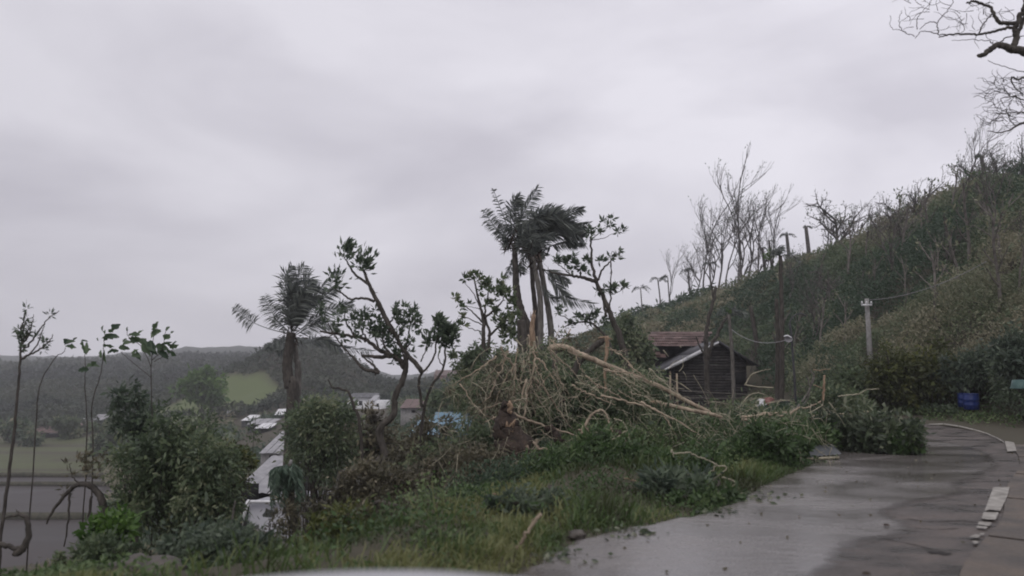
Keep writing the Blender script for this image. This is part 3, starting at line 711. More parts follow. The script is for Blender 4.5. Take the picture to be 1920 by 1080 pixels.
cottage('blue_roofed_house', 'lower house with a blue eave and dark wall left of the big blue roof', 796, 797, 832, 56, 52, 4, M_METAL, M_BLUE, 1, 'shed', roofh=0.6)
cottage('tarpaulin_shed', 'shed with blue sheeting over a white wall behind the low trunk', 655, 845, 890, 54, 40, 3.5, M_WHITE, M_BLUE, 1, 'shed', 'shed', roofh=0.45)
cottage('grey_roofed_house', 'narrow building with a long grey roof running down the slope', 508, 820, 862, 40, 60, 5, M_CONC, M_ZINC, 1, 'shed', roofh=0.7)
cottage('grey_roofed_house', 'wide rusty grey roof just above the peeling white wall', 490, 880, 940, 100, 29, 4, M_DARKIN, M_ZINC, 0, 'shed', roofh=0.72)
cottage('valley_shack', 'small pale roofed shack at the foot of the round bright tree', 415, 772, 788, 30, 165, 4, M_METAL, M_ZINC, 1, 'shed', 'shack', roofh=0.5)
cottage('valley_shack', 'grey roofed shack highest beside the rice terraces, left of the thicket', 190, 778, 798, 34, 172, 4, M_METAL, M_ZINC, 1, 'gable', 'shack', roofh=0.5)
cottage('valley_shack', 'white fronted shack among trees under the lone palm', 610, 796, 818, 36, 110, 4, M_WHITE, M_ZINC, 1, 'shed', 'shack', roofh=0.35)
cottage('valley_shack', 'rust roofed shack right of the bent trunk above the blue eave', 775, 752, 778, 50, 90, 5, M_CONC, M_RUST, 1, 'shed', 'shack', roofh=0.5)
# peeling white wall of the nearest building
pw = empty('peeling_white_building', P(505, 1010, 24)); tag(pw, 'nearest low building with a white wall of peeling paint, below the grey roof', 'building')
ZB = ZP(400, 880, 5.4)
def bp(x, y, Y=24.0): return P(*ZB(x, y), Y)
g = G(); a, b, c, d = bp(372, 328), bp(865, 335), bp(905, 760), bp(262, 745)
dn = np.array((0, 0, -2.0)); bk = np.array((0.6, 2.2, 0))
g.add([a, b, c + dn, d + dn, a + bk, b + bk, c + dn + bk, d + dn + bk], [(0, 3, 2, 1), (4, 5, 6, 7), (0, 1, 5, 4), (0, 4, 7, 3), (1, 2, 6, 5)])
M_PEEL = mat('peeling_paint', (0.04, 0.045, 0.04), (0.42, 0.42, 0.45), rough=0.7, scale=1.9, detail=10)
M_PEEL.node_tree.nodes['Color Ramp'].color_ramp.elements[0].position = 0.42
M_PEEL.node_tree.nodes['Color Ramp'].color_ramp.elements[1].position = 0.46
g.obj('wall', M_PEEL, pw)
g = G(); g.tube([bp(365, 325, 23.9), bp(872, 334, 23.9)], 0.05, 4); g.obj('coping', M_WHITE, pw)
g = G(); g.tube([bp(350, 330, 23.9), bp(262, 650, 23.9)], 0.055, 4); g.obj('corner_trim', M_WHITE, pw)
g = G(); a = bp(295, 405, 24.2); b = bp(372, 322, 24.2); g.tube([a, b], 0.09, 5); g.obj('gutter', M_WHITE, pw)
g = G(); g.box(bp(300, 330, 25.6), (1.0, 0.1, 1.2)); g.obj('doorway', M_DARKIN, pw)
# ------------------------------------------------------------------ palms
def frond(line, L=0.5, n=46, wind=(0.9, 0, -0.1), side=1.0, start=0.12, droop=0.45, w=0.045, dens=1.0, rr=0.02):
    """rachis along line with leaflets on both sides, blown by the wind"""
    g = G(); p = smooth_line(line, 7); g.tube(p, (rr, rr * 0.35), 4, 0.4, cap=False)
    t = np.linspace(start, 1, n); f = t * (len(p) - 1); i = np.minimum(f.astype(int), len(p) - 2); q = p[i] + (p[i + 1] - p[i]) * (f - i)[:, None]
    T_ = p[i + 1] - p[i]; T_ /= np.linalg.norm(T_, axis=1)[:, None]
    for sgn in (-1, 1):
        S = np.cross(T_, (0, 1, 0)) * sgn; S /= np.linalg.norm(S, axis=1)[:, None] + 1e-6
        B = rng.normal(size=(n, 3)) * (0.1, 0.45, 0.1)
        D = S * side + T_ * 0.75 + B + np.array(wind) * 0.55; D[:, 2] -= droop * 0.5
        D /= np.linalg.norm(D, axis=1)[:, None]
        l = L * np.sin(np.pi * (0.12 + 0.8 * t)) ** 0.6 * rng.uniform(0.7, 1.1, n); keep = rng.uniform(0, 1, n) < dens
        Wv = np.cross(D, rng.normal(size=(n, 3))); Wv /= np.linalg.norm(Wv, axis=1)[:, None]
        a = q; m = q + D * (l * 0.5)[:, None]; e = q + D * l[:, None]; e[:, 2] -= 0.12 * l; e[:, 0] += 0.1 * l
        v = np.stack([a - Wv * w * .2, a + Wv * w * .2, m + Wv * w * .5, m - Wv * w * .5, e, ], 1)[keep]
        k = np.arange(len(v))[:, None] * 5
        g.add(v.reshape(-1, 3), (k + np.array([[0, 1, 2, 3]])), (k + np.array([[3, 2, 4]])), tint=np.repeat(rng.uniform(0, 1, len(v)), 5))
    return g
def palm(label, Z, Y, trunk, r0, r1, fronds, m_tr=M_BARK, extra=0, crown=None, group=None):
    base = pts(Z, trunk, Y); bx, by = base[0][0], base[0][1]
    gz = Hs(bx, by); foot = np.array((bx - 0.15, by, gz - 0.1)) if base[0][2] > gz else base[0]
    root = empty('palm_tree', foot); tag(root, label, 'palm', group)
    p = smooth_line(np.vstack([foot, base]), 8, 0.004)
    g = G(); rr = np.linspace(r0 * 1.25, r1, len(p)) * (1 + 0.05 * np.sin(np.arange(len(p)) * 2.3)); g.tube(p, rr, 9, 0.5); g.obj('trunk', m_tr, root, smooth=True)
    for fr in fronds:
        ln = pts(Z, fr['p'], Y); kw = {k: v for k, v in fr.items() if k != 'p'}
        frond(ln, **kw).obj('frond', M_FROND, root)
    if crown is not None:
        c = pts(Z, [crown], Y)[0]
        for k in range(extra):
            a = rng.uniform(-0.9, 2.6); l = rng.uniform(0.6, 1.25); dd = np.array((math.cos(a), rng.normal() * 0.8, math.sin(a))) * l
            frond([c, c + dd * 0.6 + (0, 0, 0.15), c + dd + (0.35, 0, -0.1)], L=0.42, n=26).obj('frond', M_FROND, root)
        g = G(); g.leaves(c + rng.normal(size=(60, 3)) * 0.16, 0.45, 0.06, (0, 0, -0.5)); g.obj('crown_fibre', M_STUMP, root)
    return root
YP = 26
palm('tall palm at the left of the central clump, its fronds streaming upward', Z4, YP, [(610, 1240), (605, 1040), (545, 880), (520, 760), (510, 600), (505, 450)], 0.17, 0.09,
     [dict(p=[(490, 430), (400, 360), (345, 290), (305, 222)], L=0.42, start=0.15), dict(p=[(495, 430), (450, 310), (405, 190), (365, 85)], L=0.3, start=0.35, dens=0.6, n=40),
      dict(p=[(510, 420), (480, 300), (490, 190), (540, 125)], L=0.5, n=60), dict(p=[(515, 420), (540, 300), (590, 190), (655, 78)], L=0.5, n=60), dict(p=[(510, 430), (500, 330), (515, 230), (520, 150)], L=0.5, n=50),
      dict(p=[(505, 450), (440, 450), (435, 420), (450, 400)], L=0.3), dict(p=[(505, 480), (490, 560), (465, 620), (437, 670)], L=0.28, n=30), dict(p=[(505, 440), (560, 380), (620, 340)], L=0.5, n=40),
      dict(p=[(505, 450), (460, 420), (420, 350), (395, 330)], L=0.45, n=40), dict(p=[(505, 440), (560, 420), (600, 500), (620, 560)], L=0.45, n=40)], extra=5, crown=(510, 440))
palm('dark slender palm stem standing behind the clump of central palms', Z4, YP + 1.6, [(655, 1200), (642, 900), (625, 720), (615, 560), (600, 470)], 0.09, 0.07,
     [dict(p=[(600, 480), (560, 540), (545, 600), (550, 640)], L=0.35, n=30), dict(p=[(600, 470), (660, 470), (700, 520)], L=0.4, n=30)], extra=4, crown=(600, 480))
palm('tan palm trunk leaning left under the dense wind-pressed crown', Z4, YP - 0.6, [(668, 1150), (675, 1000), (672, 800), (650, 660), (622, 530)], 0.10, 0.08,
     [dict(p=[(622, 530), (560, 470), (545, 420)], L=0.45, n=40), dict(p=[(622, 530), (600, 420), (620, 330)], L=0.5, n=40), dict(p=[(680, 600), (760, 680), (800, 750), (860, 800), (1018, 835)], L=0.5, n=60, wind=(0.9, 0, -0.5), droop=0.8),
      dict(p=[(690, 610), (780, 640), (850, 700)], L=0.4, n=40, droop=0.9), dict(p=[(690, 720), (730, 790), (790, 805)], L=0.3, n=30)], m_tr=M_BARKG, extra=3, crown=(630, 540))
dense = [dict(p=[(680, 430), (640, 330), (650, 260), (730, 205)], L=0.6, n=60)]
for a in range(9):
    e = (600 + a * 38 + random.uniform(-15, 15), 300 - 95 * math.sin(a / 8 * math.pi) + a * 10)
    dense.append(dict(p=[(680, 440, random.uniform(-.3, .3)), ((680 + e[0]) / 2 - 10, (430 + e[1]) / 2 - 30, random.uniform(-.5, .5)), (e[0], e[1], random.uniform(-.9, .9)), (e[0] + 45, e[1] + 25)], L=0.62, n=56, w=0.055))
for ex, ey in ((950, 215), (990, 312), (900, 400), (930, 350)):
    dense.append(dict(p=[(680, 430), (790, 330), (870, ey + 20), (ex, ey)], L=0.42, n=50, start=0.35))
dense += [dict(p=[(680, 500), (760, 450), (850, 435), (955, 442)], L=0.35, n=50, wind=(0.5, 0, -0.9), droop=1.0, start=0.3)]
palm('tallest tan palm trunk with a dense dark crown blown to one side', Z4, YP, [(742, 1150), (742, 1000), (722, 850), (690, 680), (668, 540), (668, 450)], 0.10, 0.08, dense, m_tr=M_BARKG, extra=5, crown=(690, 420))
YL = 30
lf = [dict(p=[(430, 560), (300, 525), (200, 480), (120, 405)], L=0.5, start=0.55, n=40), dict(p=[(430, 550), (370, 500), (320, 420), (285, 345)], L=0.55, start=0.3),
      dict(p=[(440, 540), (400, 380), (410, 260), (440, 175)], L=0.6, n=60), dict(p=[(445, 540), (450, 380), (470, 260), (510, 175)], L=0.7, n=60), dict(p=[(450, 545), (540, 400), (600, 310), (690, 212)], L=0.4, n=60, start=0.3),
      dict(p=[(450, 550), (540, 430), (620, 350), (690, 300)], L=0.6, n=60, start=0.2), dict(p=[(455, 560), (560, 480), (660, 420), (780, 385)], L=0.6, n=60, start=0.2), dict(p=[(455, 570), (540, 520), (600, 500), (700, 520)], L=0.6, n=50),
      dict(p=[(440, 600), (520, 610), (620, 590), (700, 630), (890, 655)], L=0.45, n=70, start=0.35, wind=(0.7, 0, -0.5)), dict(p=[(430, 570), (370, 590), (320, 620), (310, 640)], L=0.4, n=30, droop=1), dict(p=[(430, 600), (400, 640), (360, 660)], L=0.4, n=30, droop=1)]
for a in range(9):
    ex = 400 + a * 19 + random.uniform(-6, 6); ey = 215 + random.uniform(0, 170)
    lf.append(dict(p=[(440, 560), (425 + a * 5, 430, random.uniform(-.4, .4)), (ex, ey, random.uniform(-.8, .8)), (ex + 35, ey + 25)], L=0.75, n=50, w=0.06))
palm('lone palm on the left with a ragged crown above the meadow', Z2, YL, [(445, 900), (430, 860), (415, 740), (425, 640), (440, 550)], 0.20, 0.17, lf, extra=2, crown=(440, 560))
# second, thinner stem beside it
root = empty('palm_tree', P(*Z2(470, 860), YL + 0.5)); tag(root, 'thin bare palm stem close against the lone left palm', 'palm')
g = G(); g.tube(smooth_line(np.vstack([[P(*Z2(475, 860), YL + .5)[0], YL + .5, -7.5]], ) if 0 else np.vstack([np.array([[P(*Z2(475, 860), YL + .5)[0], YL + .5, -7.5]]), pts(Z2, [(475, 860), (465, 700), (455, 600)], YL + .5)]), 5), (0.16, 0.1), 7); g.obj('trunk', M_BARKG, root)

# ------------------------------------------------------------------ crooked broad-leaved tree left of centre
YC = 13.0
tuf = [(x, y, s * 0.16, n) for x, y, s, n in ((260, 110, 1, 36), (440, 150, 1, 40), (430, 200, 1.1, 40), (440, 260, 1.2, 50), (520, 320, 1.3, 60), (640, 300, 1.2, 60), (640, 360, 1.6, 90), (600, 410, 1, 36), (740, 150, 1, 40), (780, 210, 1.2, 50), (860, 210, 1.2, 60), (880, 260, 1, 36),
       (820, 160, .9, 36), (945, 120, .7, 24), (940, 190, .9, 36), (840, 400, 1.1, 50), (960, 395, 1, 40), (800, 500, 1, 40), (230, 200, 1, 40), (310, 250, 1, 36), (120, 290, 1, 36), (40, 130, 1, 36), (160, 290, .8, 24), (210, 410, .7, 24), (730, 600, .9, 36), (580, 240, .9, 24), (330, 420, .6, 14), (700, 480, .8, 24), (370, 310, 1, 40), (500, 390, .8, 24), (930, 450, .8, 20), (360, 400, .6, 14))]
limbs = [([(230, 1830), (235, 1815), (430, 1700), (650, 1600), (600, 1350), (745, 1170), (755, 1000), (850, 800), (870, 640), (860, 560)], 0.075, 0.045),
         ([(1040, 750), (950, 640), (850, 520), (780, 400), (700, 250), (640, 150), (570, 20), (545, -60), (490, -160)], 0.045, 0.018),
         ([(860, 700), (800, 610), (720, 570), (600, 520), (480, 430), (350, 380), (150, 355), (0, 330)], 0.05, 0.018), ([(850, 690), (760, 590), (600, 590), (520, 585), (430, 575)], 0.045, 0.025),
         ([(600, 750), (500, 730), (430, 700), (340, 600), (280, 540), (140, 370)], 0.035, 0.012), ([(600, 745), (520, 660), (430, 590), (420, 540)], 0.025, 0.01),
         ([(480, 430), (440, 330), (435, 180)], 0.02, 0.006), ([(350, 380), (250, 200), (260, 110)], 0.018, 0.006), ([(600, 520), (560, 400), (520, 310)], 0.02, 0.006), ([(720, 570), (640, 450), (640, 300)], 0.022, 0.008),
         ([(780, 400), (840, 300), (860, 220)], 0.02, 0.006), ([(860, 520), (900, 340), (945, 130)], 0.022, 0.006), ([(860, 530), (920, 430), (960, 390)], 0.018, 0.006), ([(700, 250), (750, 180), (745, 120)], 0.018, 0.006), ([(940, 250), (1000, 230), (1035, 220)], 0.01, 0.004),
         ([(850, 520), (760, 440), (690, 400)], 0.014, 0.006), ([(150, 355), (110, 310), (40, 140)], 0.014, 0.005), ([(870, 600), (790, 500)], 0.018, 0.008), ([(560, 780), (540, 650), (430, 575)], 0.014, 0.008), ([(150, 360), (60, 390), (0, 370)], 0.012, 0.005)]
ct = skeleton_tree('broadleaf_tree', 'crooked tree with a snaking dark trunk, storm-thinned leaves and one bare limb pointing up', 'tree', Z8, YC, limbs, tuf, M_DARK, M_BARK, L=0.115, W=0.045)
# the high limb with its three leaf tufts
g = G()
for l_, a, b in (([(1010, 560), (940, 410), (880, 290), (850, 215), (835, 190)], .05, .016), ([(880, 285), (800, 225), (765, 175), (748, 140)], .026, .012), ([(905, 375), (860, 358), (775, 362), (730, 335), (680, 300)], .026, .012), ([(748, 145), (715, 100), (712, 85)], .01, .005), ([(840, 200), (880, 200), (905, 190)], .01, .004), ([(885, 330), (925, 325)], .008, .004)):
    g.tube(smooth_line(pts(Z2, l_, YC), 6, 0.004), (a, b), 6, 0.4)
g.obj('high_limb', M_BARK, ct, smooth=True)
g = G()
for x, y, s, n in ((755, 95, .13, 90), (852, 150, .14, 100), (690, 262, .12, 70), (760, 70, .06, 30), (835, 165, .08, 30)):
    c = pts(Z2, [(x, y)], YC)[0]; b = pts(Z2, [(x - 5, y + 40)], YC)[0]
    q = c + rng.normal(size=(n, 3)) * s * (0.6, 0.6, 0.75); g = G(); g.leaves(q, 0.13, 0.05, (q - b) * 2 + (0.2, 0, 0.3), jit=0.35)
    g.obj('foliage', M_DARK, ct)
skeleton_tree('sapling', 'two-stemmed sapling with rosettes of leaves right of the crooked tree', 'sapling', Z8, YC + 1, [([(1020, 1500), (1060, 1100), (1120, 910), (1250, 700), (1270, 500), (1270, 420)], .035, .014), ([(1035, 1100), (1000, 850), (1040, 745), (1130, 640), (1180, 460), (1192, 330)], .03, .012), ([(1250, 690), (1200, 600), (1230, 480)], .012, .006), ([(1020, 640), (1060, 550), (1075, 470)], .014, .006), ([(1075, 500), (1120, 480), (1150, 450)], .01, .005), ([(1275, 480), (1350, 480)], .01, .004)],
              [(1192, 270, .12, 84), (1200, 240, .08, 48), (1270, 400, .15, 110), (1230, 350, .1, 48), (1320, 380, .12, 60), (1340, 330, .07, 24), (1210, 450, .1, 40), (1140, 450, .08, 30), (1075, 450, .07, 30), (1280, 300, .06, 24), (1130, 330, .06, 20), (1330, 480, .05, 14), (1075, 400, .05, 14)], M_DARK, M_BARK, L=0.15, W=0.06)
# arching dead limb in front of the white house
skeleton_tree('bent_sapling', 'leafless bent sapling arching in front of the white walled house', 'sapling', ZP(430, 680, 4.085), 14, [([(1010, 560), (950, 330), (910, 230), (850, 200), (790, 190), (755, 130)], .035, .012)], [], M_DARK, M_BARK)

# leafy tree between crooked tree and palms (Z4 frame)
YG = 22
cr_ = [(x, y, s, n) for x, y, s, n in ((235, 660, .2, 50), (290, 690, .25, 70), (330, 720, .3, 90), (400, 720, .2, 50), (450, 770, .3, 110), (480, 830, .3, 90), (380, 770, .3, 90), (340, 830, .25, 60), (470, 900, .3, 90), (400, 950, .3, 90), (500, 960, .3, 110), (430, 1020, .3, 110), (180, 690, .12, 24), (130, 790, .12, 24), (150, 850, .12, 24), (140, 915, .1, 18), (160, 970, .12, 24), (260, 760, .15, 30), (490, 1040, .3, 90), (370, 880, .2, 40), (210, 830, .1, 18))]
skeleton_tree('leafy_tree', 'half-stripped green tree just left of the central palms', 'tree', Z4, YG, [([(330, 1350), (300, 1180), (305, 1000), (290, 880), (260, 780), (240, 670)], .09, .02), ([(320, 1150), (345, 1040), (310, 900), (330, 800), (340, 720)], .05, .014), ([(305, 960), (220, 880), (130, 800)], .03, .008), ([(300, 900), (230, 760), (170, 690)], .02, .006), ([(300, 980), (200, 930), (135, 915)], .02, .006), ([(310, 930), (400, 850), (450, 770)], .04, .012), ([(330, 1050), (430, 960), (500, 930)], .04, .012), ([(300, 1020), (200, 990), (150, 960)], .016, .005), ([(290, 880), (250, 860), (160, 850)], .014, .005)], cr_, M_MID, M_BARK, L=0.17, W=0.08)

# tree right of the palms, wind-torn, with a long left limb
skeleton_tree('storm_torn_tree', 'dark leaning tree with a long limb reaching left beside the palms', 'tree', Z4, 19, [([(1240, 1250), (1200, 1080), (1140, 920), (1090, 800), (1040, 690), (1010, 560), (1000, 400)], .11, .022), ([(1040, 692), (960, 665), (880, 650), (790, 640), (690, 605)], .055, .014), ([(880, 650), (820, 600), (770, 560)], .02, .006), ([(1045, 685), (1080, 610), (1130, 560), (1160, 520), (1200, 500)], .03, .008), ([(1000, 420), (1060, 370), (1140, 320)], .014, .005), ([(1005, 420), (1100, 400), (1180, 365)], .012, .004), ([(1125, 850), (1135, 700), (1135, 560)], .022, .012), ([(1105, 920), (1085, 820), (1070, 760)], .04, .01), ([(1130, 780), (1200, 750), (1220, 730)], .012, .005), ([(940, 660), (930, 610), (900, 600)], .014, .005), ([(1130, 640), (1140, 500), (1190, 520)], .01, .004)],
              [(765, 555, .1, 36), (845, 570, .12, 48), (850, 540, .08, 24), (900, 600, .12, 48), (940, 600, .1, 30), (975, 550, .12, 40), (1010, 380, .1, 36), (1060, 360, .08, 24), (1115, 320, .14, 40), (1140, 290, .08, 18), (1175, 365, .06, 14), (1210, 355, .04, 10), (1215, 725, .09, 36), (1080, 750, .1, 30), (1120, 740, .1, 30), (1145, 745, .08, 24), (1060, 540, .1, 24), (1180, 500, .08, 18), (960, 640, .08, 20), (1130, 540, .06, 14), (1050, 760, .06, 14), (880, 530, .05, 10), (1165, 530, .06, 12), (990, 410, .05, 14)], M_DARK, M_BARK, L=0.16, W=0.065)
# foliage rising behind (left of the house)
skeleton_tree('leafy_tree', 'low spreading tree with dark rosettes behind the broken trunks', 'tree', Z4, 24, [([(1150, 1200), (1100, 1050), (1000, 960), (900, 960), (820, 990)], .06, .014), ([(1000, 960), (990, 920), (1000, 900)], .02, .008), ([(900, 960), (800, 900), (790, 860)], .02, .008)],
              [(800, 885, .12, 36), (790, 860, .08, 18), (930, 935, .18, 60), (1000, 930, .18, 70), (1040, 895, .12, 40), (970, 960, .15, 40), (860, 950, .14, 40), (1080, 950, .2, 60)], M_DARK, M_BARK, L=0.16, W=0.07)

# ------------------------------------------------------------------ left side slender trees and wind-blown big leaves
skeleton_tree('thin_tree', 'tall thin nearly bare tree at the far left edge, stems swept rightward', 'tree', ZL, 11, [([(-10, 2600), (60, 2000), (130, 1450), (165, 1100), (200, 700), (205, 500), (215, 330), (240, 220), (265, 110)], .028, .008), ([(210, 620), (290, 570), (400, 510), (490, 440), (535, 360)], .02, .005), ([(225, 540), (330, 420), (420, 290), (490, 200), (600, 120)], .016, .004), ([(300, 560), (390, 440), (440, 300), (455, 240)], .012, .004), ([(215, 480), (290, 370), (320, 270), (340, 160)], .014, .004), ([(230, 420), (300, 300), (325, 230)], .01, .004), ([(205, 400), (250, 280), (270, 200)], .012, .004), ([(200, 460), (185, 400), (170, 350)], .008, .003)],
              [(270, 105, .04, 16), (215, 290, .06, 30), (215, 380, .06, 36), (195, 430, .05, 24), (240, 250, .05, 20), (315, 260, .04, 14), (510, 195, .05, 20), (335, 410, .04, 12), (465, 450, .05, 24), (410, 515, .03, 10), (210, 520, .06, 24), (300, 330, .03, 10)], M_DARK, M_BARK, L=0.09, W=0.03)
def bigleaf(c, d, L, W, tint):
    """one broad leaf: folded, ragged blade of 12 faces"""
    d = unit(d); s = unit(np.cross(d, rng.normal(size=3) + (0, 2.5, 0))); n = np.cross(d, s); g = G(); V = []; m = 6
    for k in range(m + 1):
        t = k / m; w = W * math.sin(math.pi * (0.06 + 0.9 * t)) ** 0.7 * (rng.uniform(0.35, 1.2) if 0 < k < m else 0.25)
        o = c + d * L * t - np.array((0, 0, 1)) * L * 0.25 * t * t + np.array((1, 0, 0)) * L * 0.12 * t * t
        V += [o - s * w / 2 + n * w * 0.25, o, o + s * w / 2 + n * w * 0.25]
    q = [(3 * k + a, 3 * k + a + 1, 3 * k + a + 4, 3 * k + a + 3) for k in range(m) for a in (0, 1)]
    return g.add(V, q, tint=tint)
def leafy_sapling(label, Y, stems, leaves_, m=M_MID, base_px=None):
    m = M_BROAD
    lines = [pts(ZL, s, Y) for s in stems]; root = empty('young_tree', (lines[0][0][0], lines[0][0][1], Hs(lines[0][0][0], lines[0][0][1]))); tag(root, label, 'young tree')
    g = G(); [g.tube(smooth_line(np.vstack([[(l[0][0], l[0][1], Hs(l[0][0], l[0][1]) - .1)], l]) if i == 0 else l, 5, 0.004), (0.007 if i else 0.014, 0.004), 5, 0.3) for i, l in enumerate(lines)]; g.obj('trunk', M_BARK, root)
    for (x, y, a, l) in leaves_:
        c = pts(ZL, [(x, y)], Y)[0]; a = R(a)
        bigleaf(c, (math.cos(a), rng.normal() * 0.3, math.sin(a)), l * 1.05 * Y / FPX / 5.4, l * 0.62 * Y / FPX / 5.4, rng.uniform(0.1, 0.9)).obj('leaf', m, root)
LB = 13
leafy_sapling('slender stem carrying one flapping green leaf cluster, second from the thin left tree', LB, [[(350, 1500), (400, 900), (550, 612), (640, 545), (665, 490)]], [(650, 470, 35, 110), (655, 460, 60, 90), (660, 480, 5, 100), (740, 420, 45, 60)], M_MID)
leafy_sapling('slender stem with a single torn leaf folded downward', LB, [[(880, 1500), (860, 900), (865, 700), (860, 560)]], [(830, 430, -70, 110), (880, 440, -80, 90), (870, 520, 20, 50), (820, 430, 10, 70)], M_DARK)
leafy_sapling('young tree with pale undersides of leaves blown upright', LB, [[(940, 1700), (930, 1100), (1010, 800), (1045, 600), (1050, 450), (1060, 360)]], [(1040, 330, 95, 80), (1060, 360, 80, 60), (1050, 390, 15, 130), (1030, 400, 30, 120), (1100, 340, 45, 90), (1130, 320, 60, 110), (1050, 430, 60, 70), (1040, 470, 5, 90), (1020, 520, -60, 80), (1060, 520, -85, 110), (1000, 430, 100, 50), (850, 700, 20, 130), (900, 720, 170, 110), (930, 690, 60, 90)], M_MID)
leafy_sapling('bushy young tree with the largest wind-tossed leaves before the far ridge', LB, [[(1560, 1800), (1540, 1200), (1530, 800), (1540, 560), (1550, 400), (1600, 240)], [(1530, 800), (1350, 650), (1220, 540)], [(1540, 620), (1640, 520), (1680, 320)], [(1530, 700), (1440, 500), (1300, 380), (1290, 300)], [(1560, 640), (1700, 560), (1780, 480)]],
              [(1430, 400, -60, 160), (1440, 420, -30, 150), (1480, 440, -50, 130), (1520, 420, -75, 120), (1530, 400, 60, 130), (1540, 360, 40, 110), (1560, 330, 80, 110), (1580, 280, 70, 70), (1300, 370, 15, 130), (1300, 400, -5, 120), (1320, 430, 25, 110), (1290, 330, 95, 60), (1400, 360, 60, 70), (1240, 470, 30, 100), (1200, 500, 10, 90), (1150, 520, 200, 60), (1130, 530, 20, 90), (1240, 440, 70, 60), (1340, 570, 60, 90), (1330, 580, 10, 100), (1380, 520, -70, 90), (1570, 480, 0, 110), (1590, 500, -40, 120), (1620, 470, 30, 120), (1660, 420, 60, 100), (1680, 330, 80, 70), (1640, 500, -60, 100), (1700, 480, 10, 100), (1720, 500, 35, 100), (1750, 470, 60, 60), (1600, 540, -10, 110), (1690, 520, -20, 90), (1730, 350, 50, 40)], M_MID)
# arched dead limbs over the flooded field
skeleton_tree('fallen_arched_limb', 'dead limb arching over the flooded field, tip towards the water', 'dead limb', Z1, 12, [([(440, 960), (400, 860), (375, 780), (330, 738), (290, 740), (240, 780), (190, 850), (175, 885)], .07, .012), ([(258, 760), (258, 850), (240, 970)], .02, .01), ([(345, 780), (330, 860)], .02, .01), ([(300, 740), (270, 700), (260, 660)], .012, .005)],
              [(330, 690, .22, 90), (300, 660, .2, 60), (360, 660, .2, 60), (270, 700, .1, 20), (250, 770, .06, 12), (230, 750, .06, 12)], M_BRUSH, M_BARK, L=0.1, W=0.03)
skeleton_tree('curled_dead_limb', 'dark curled dead limb at the bottom left by the verge', 'dead limb', Z1, 8.5, [([(60, 1000), (90, 970), (108, 920), (100, 870), (75, 850), (20, 860)], .045, .012), ([(0, 960), (60, 975), (100, 965)], .03, .02), ([(75, 850), (60, 830)], .012, .004)], [], M_DARK, M_BARK)

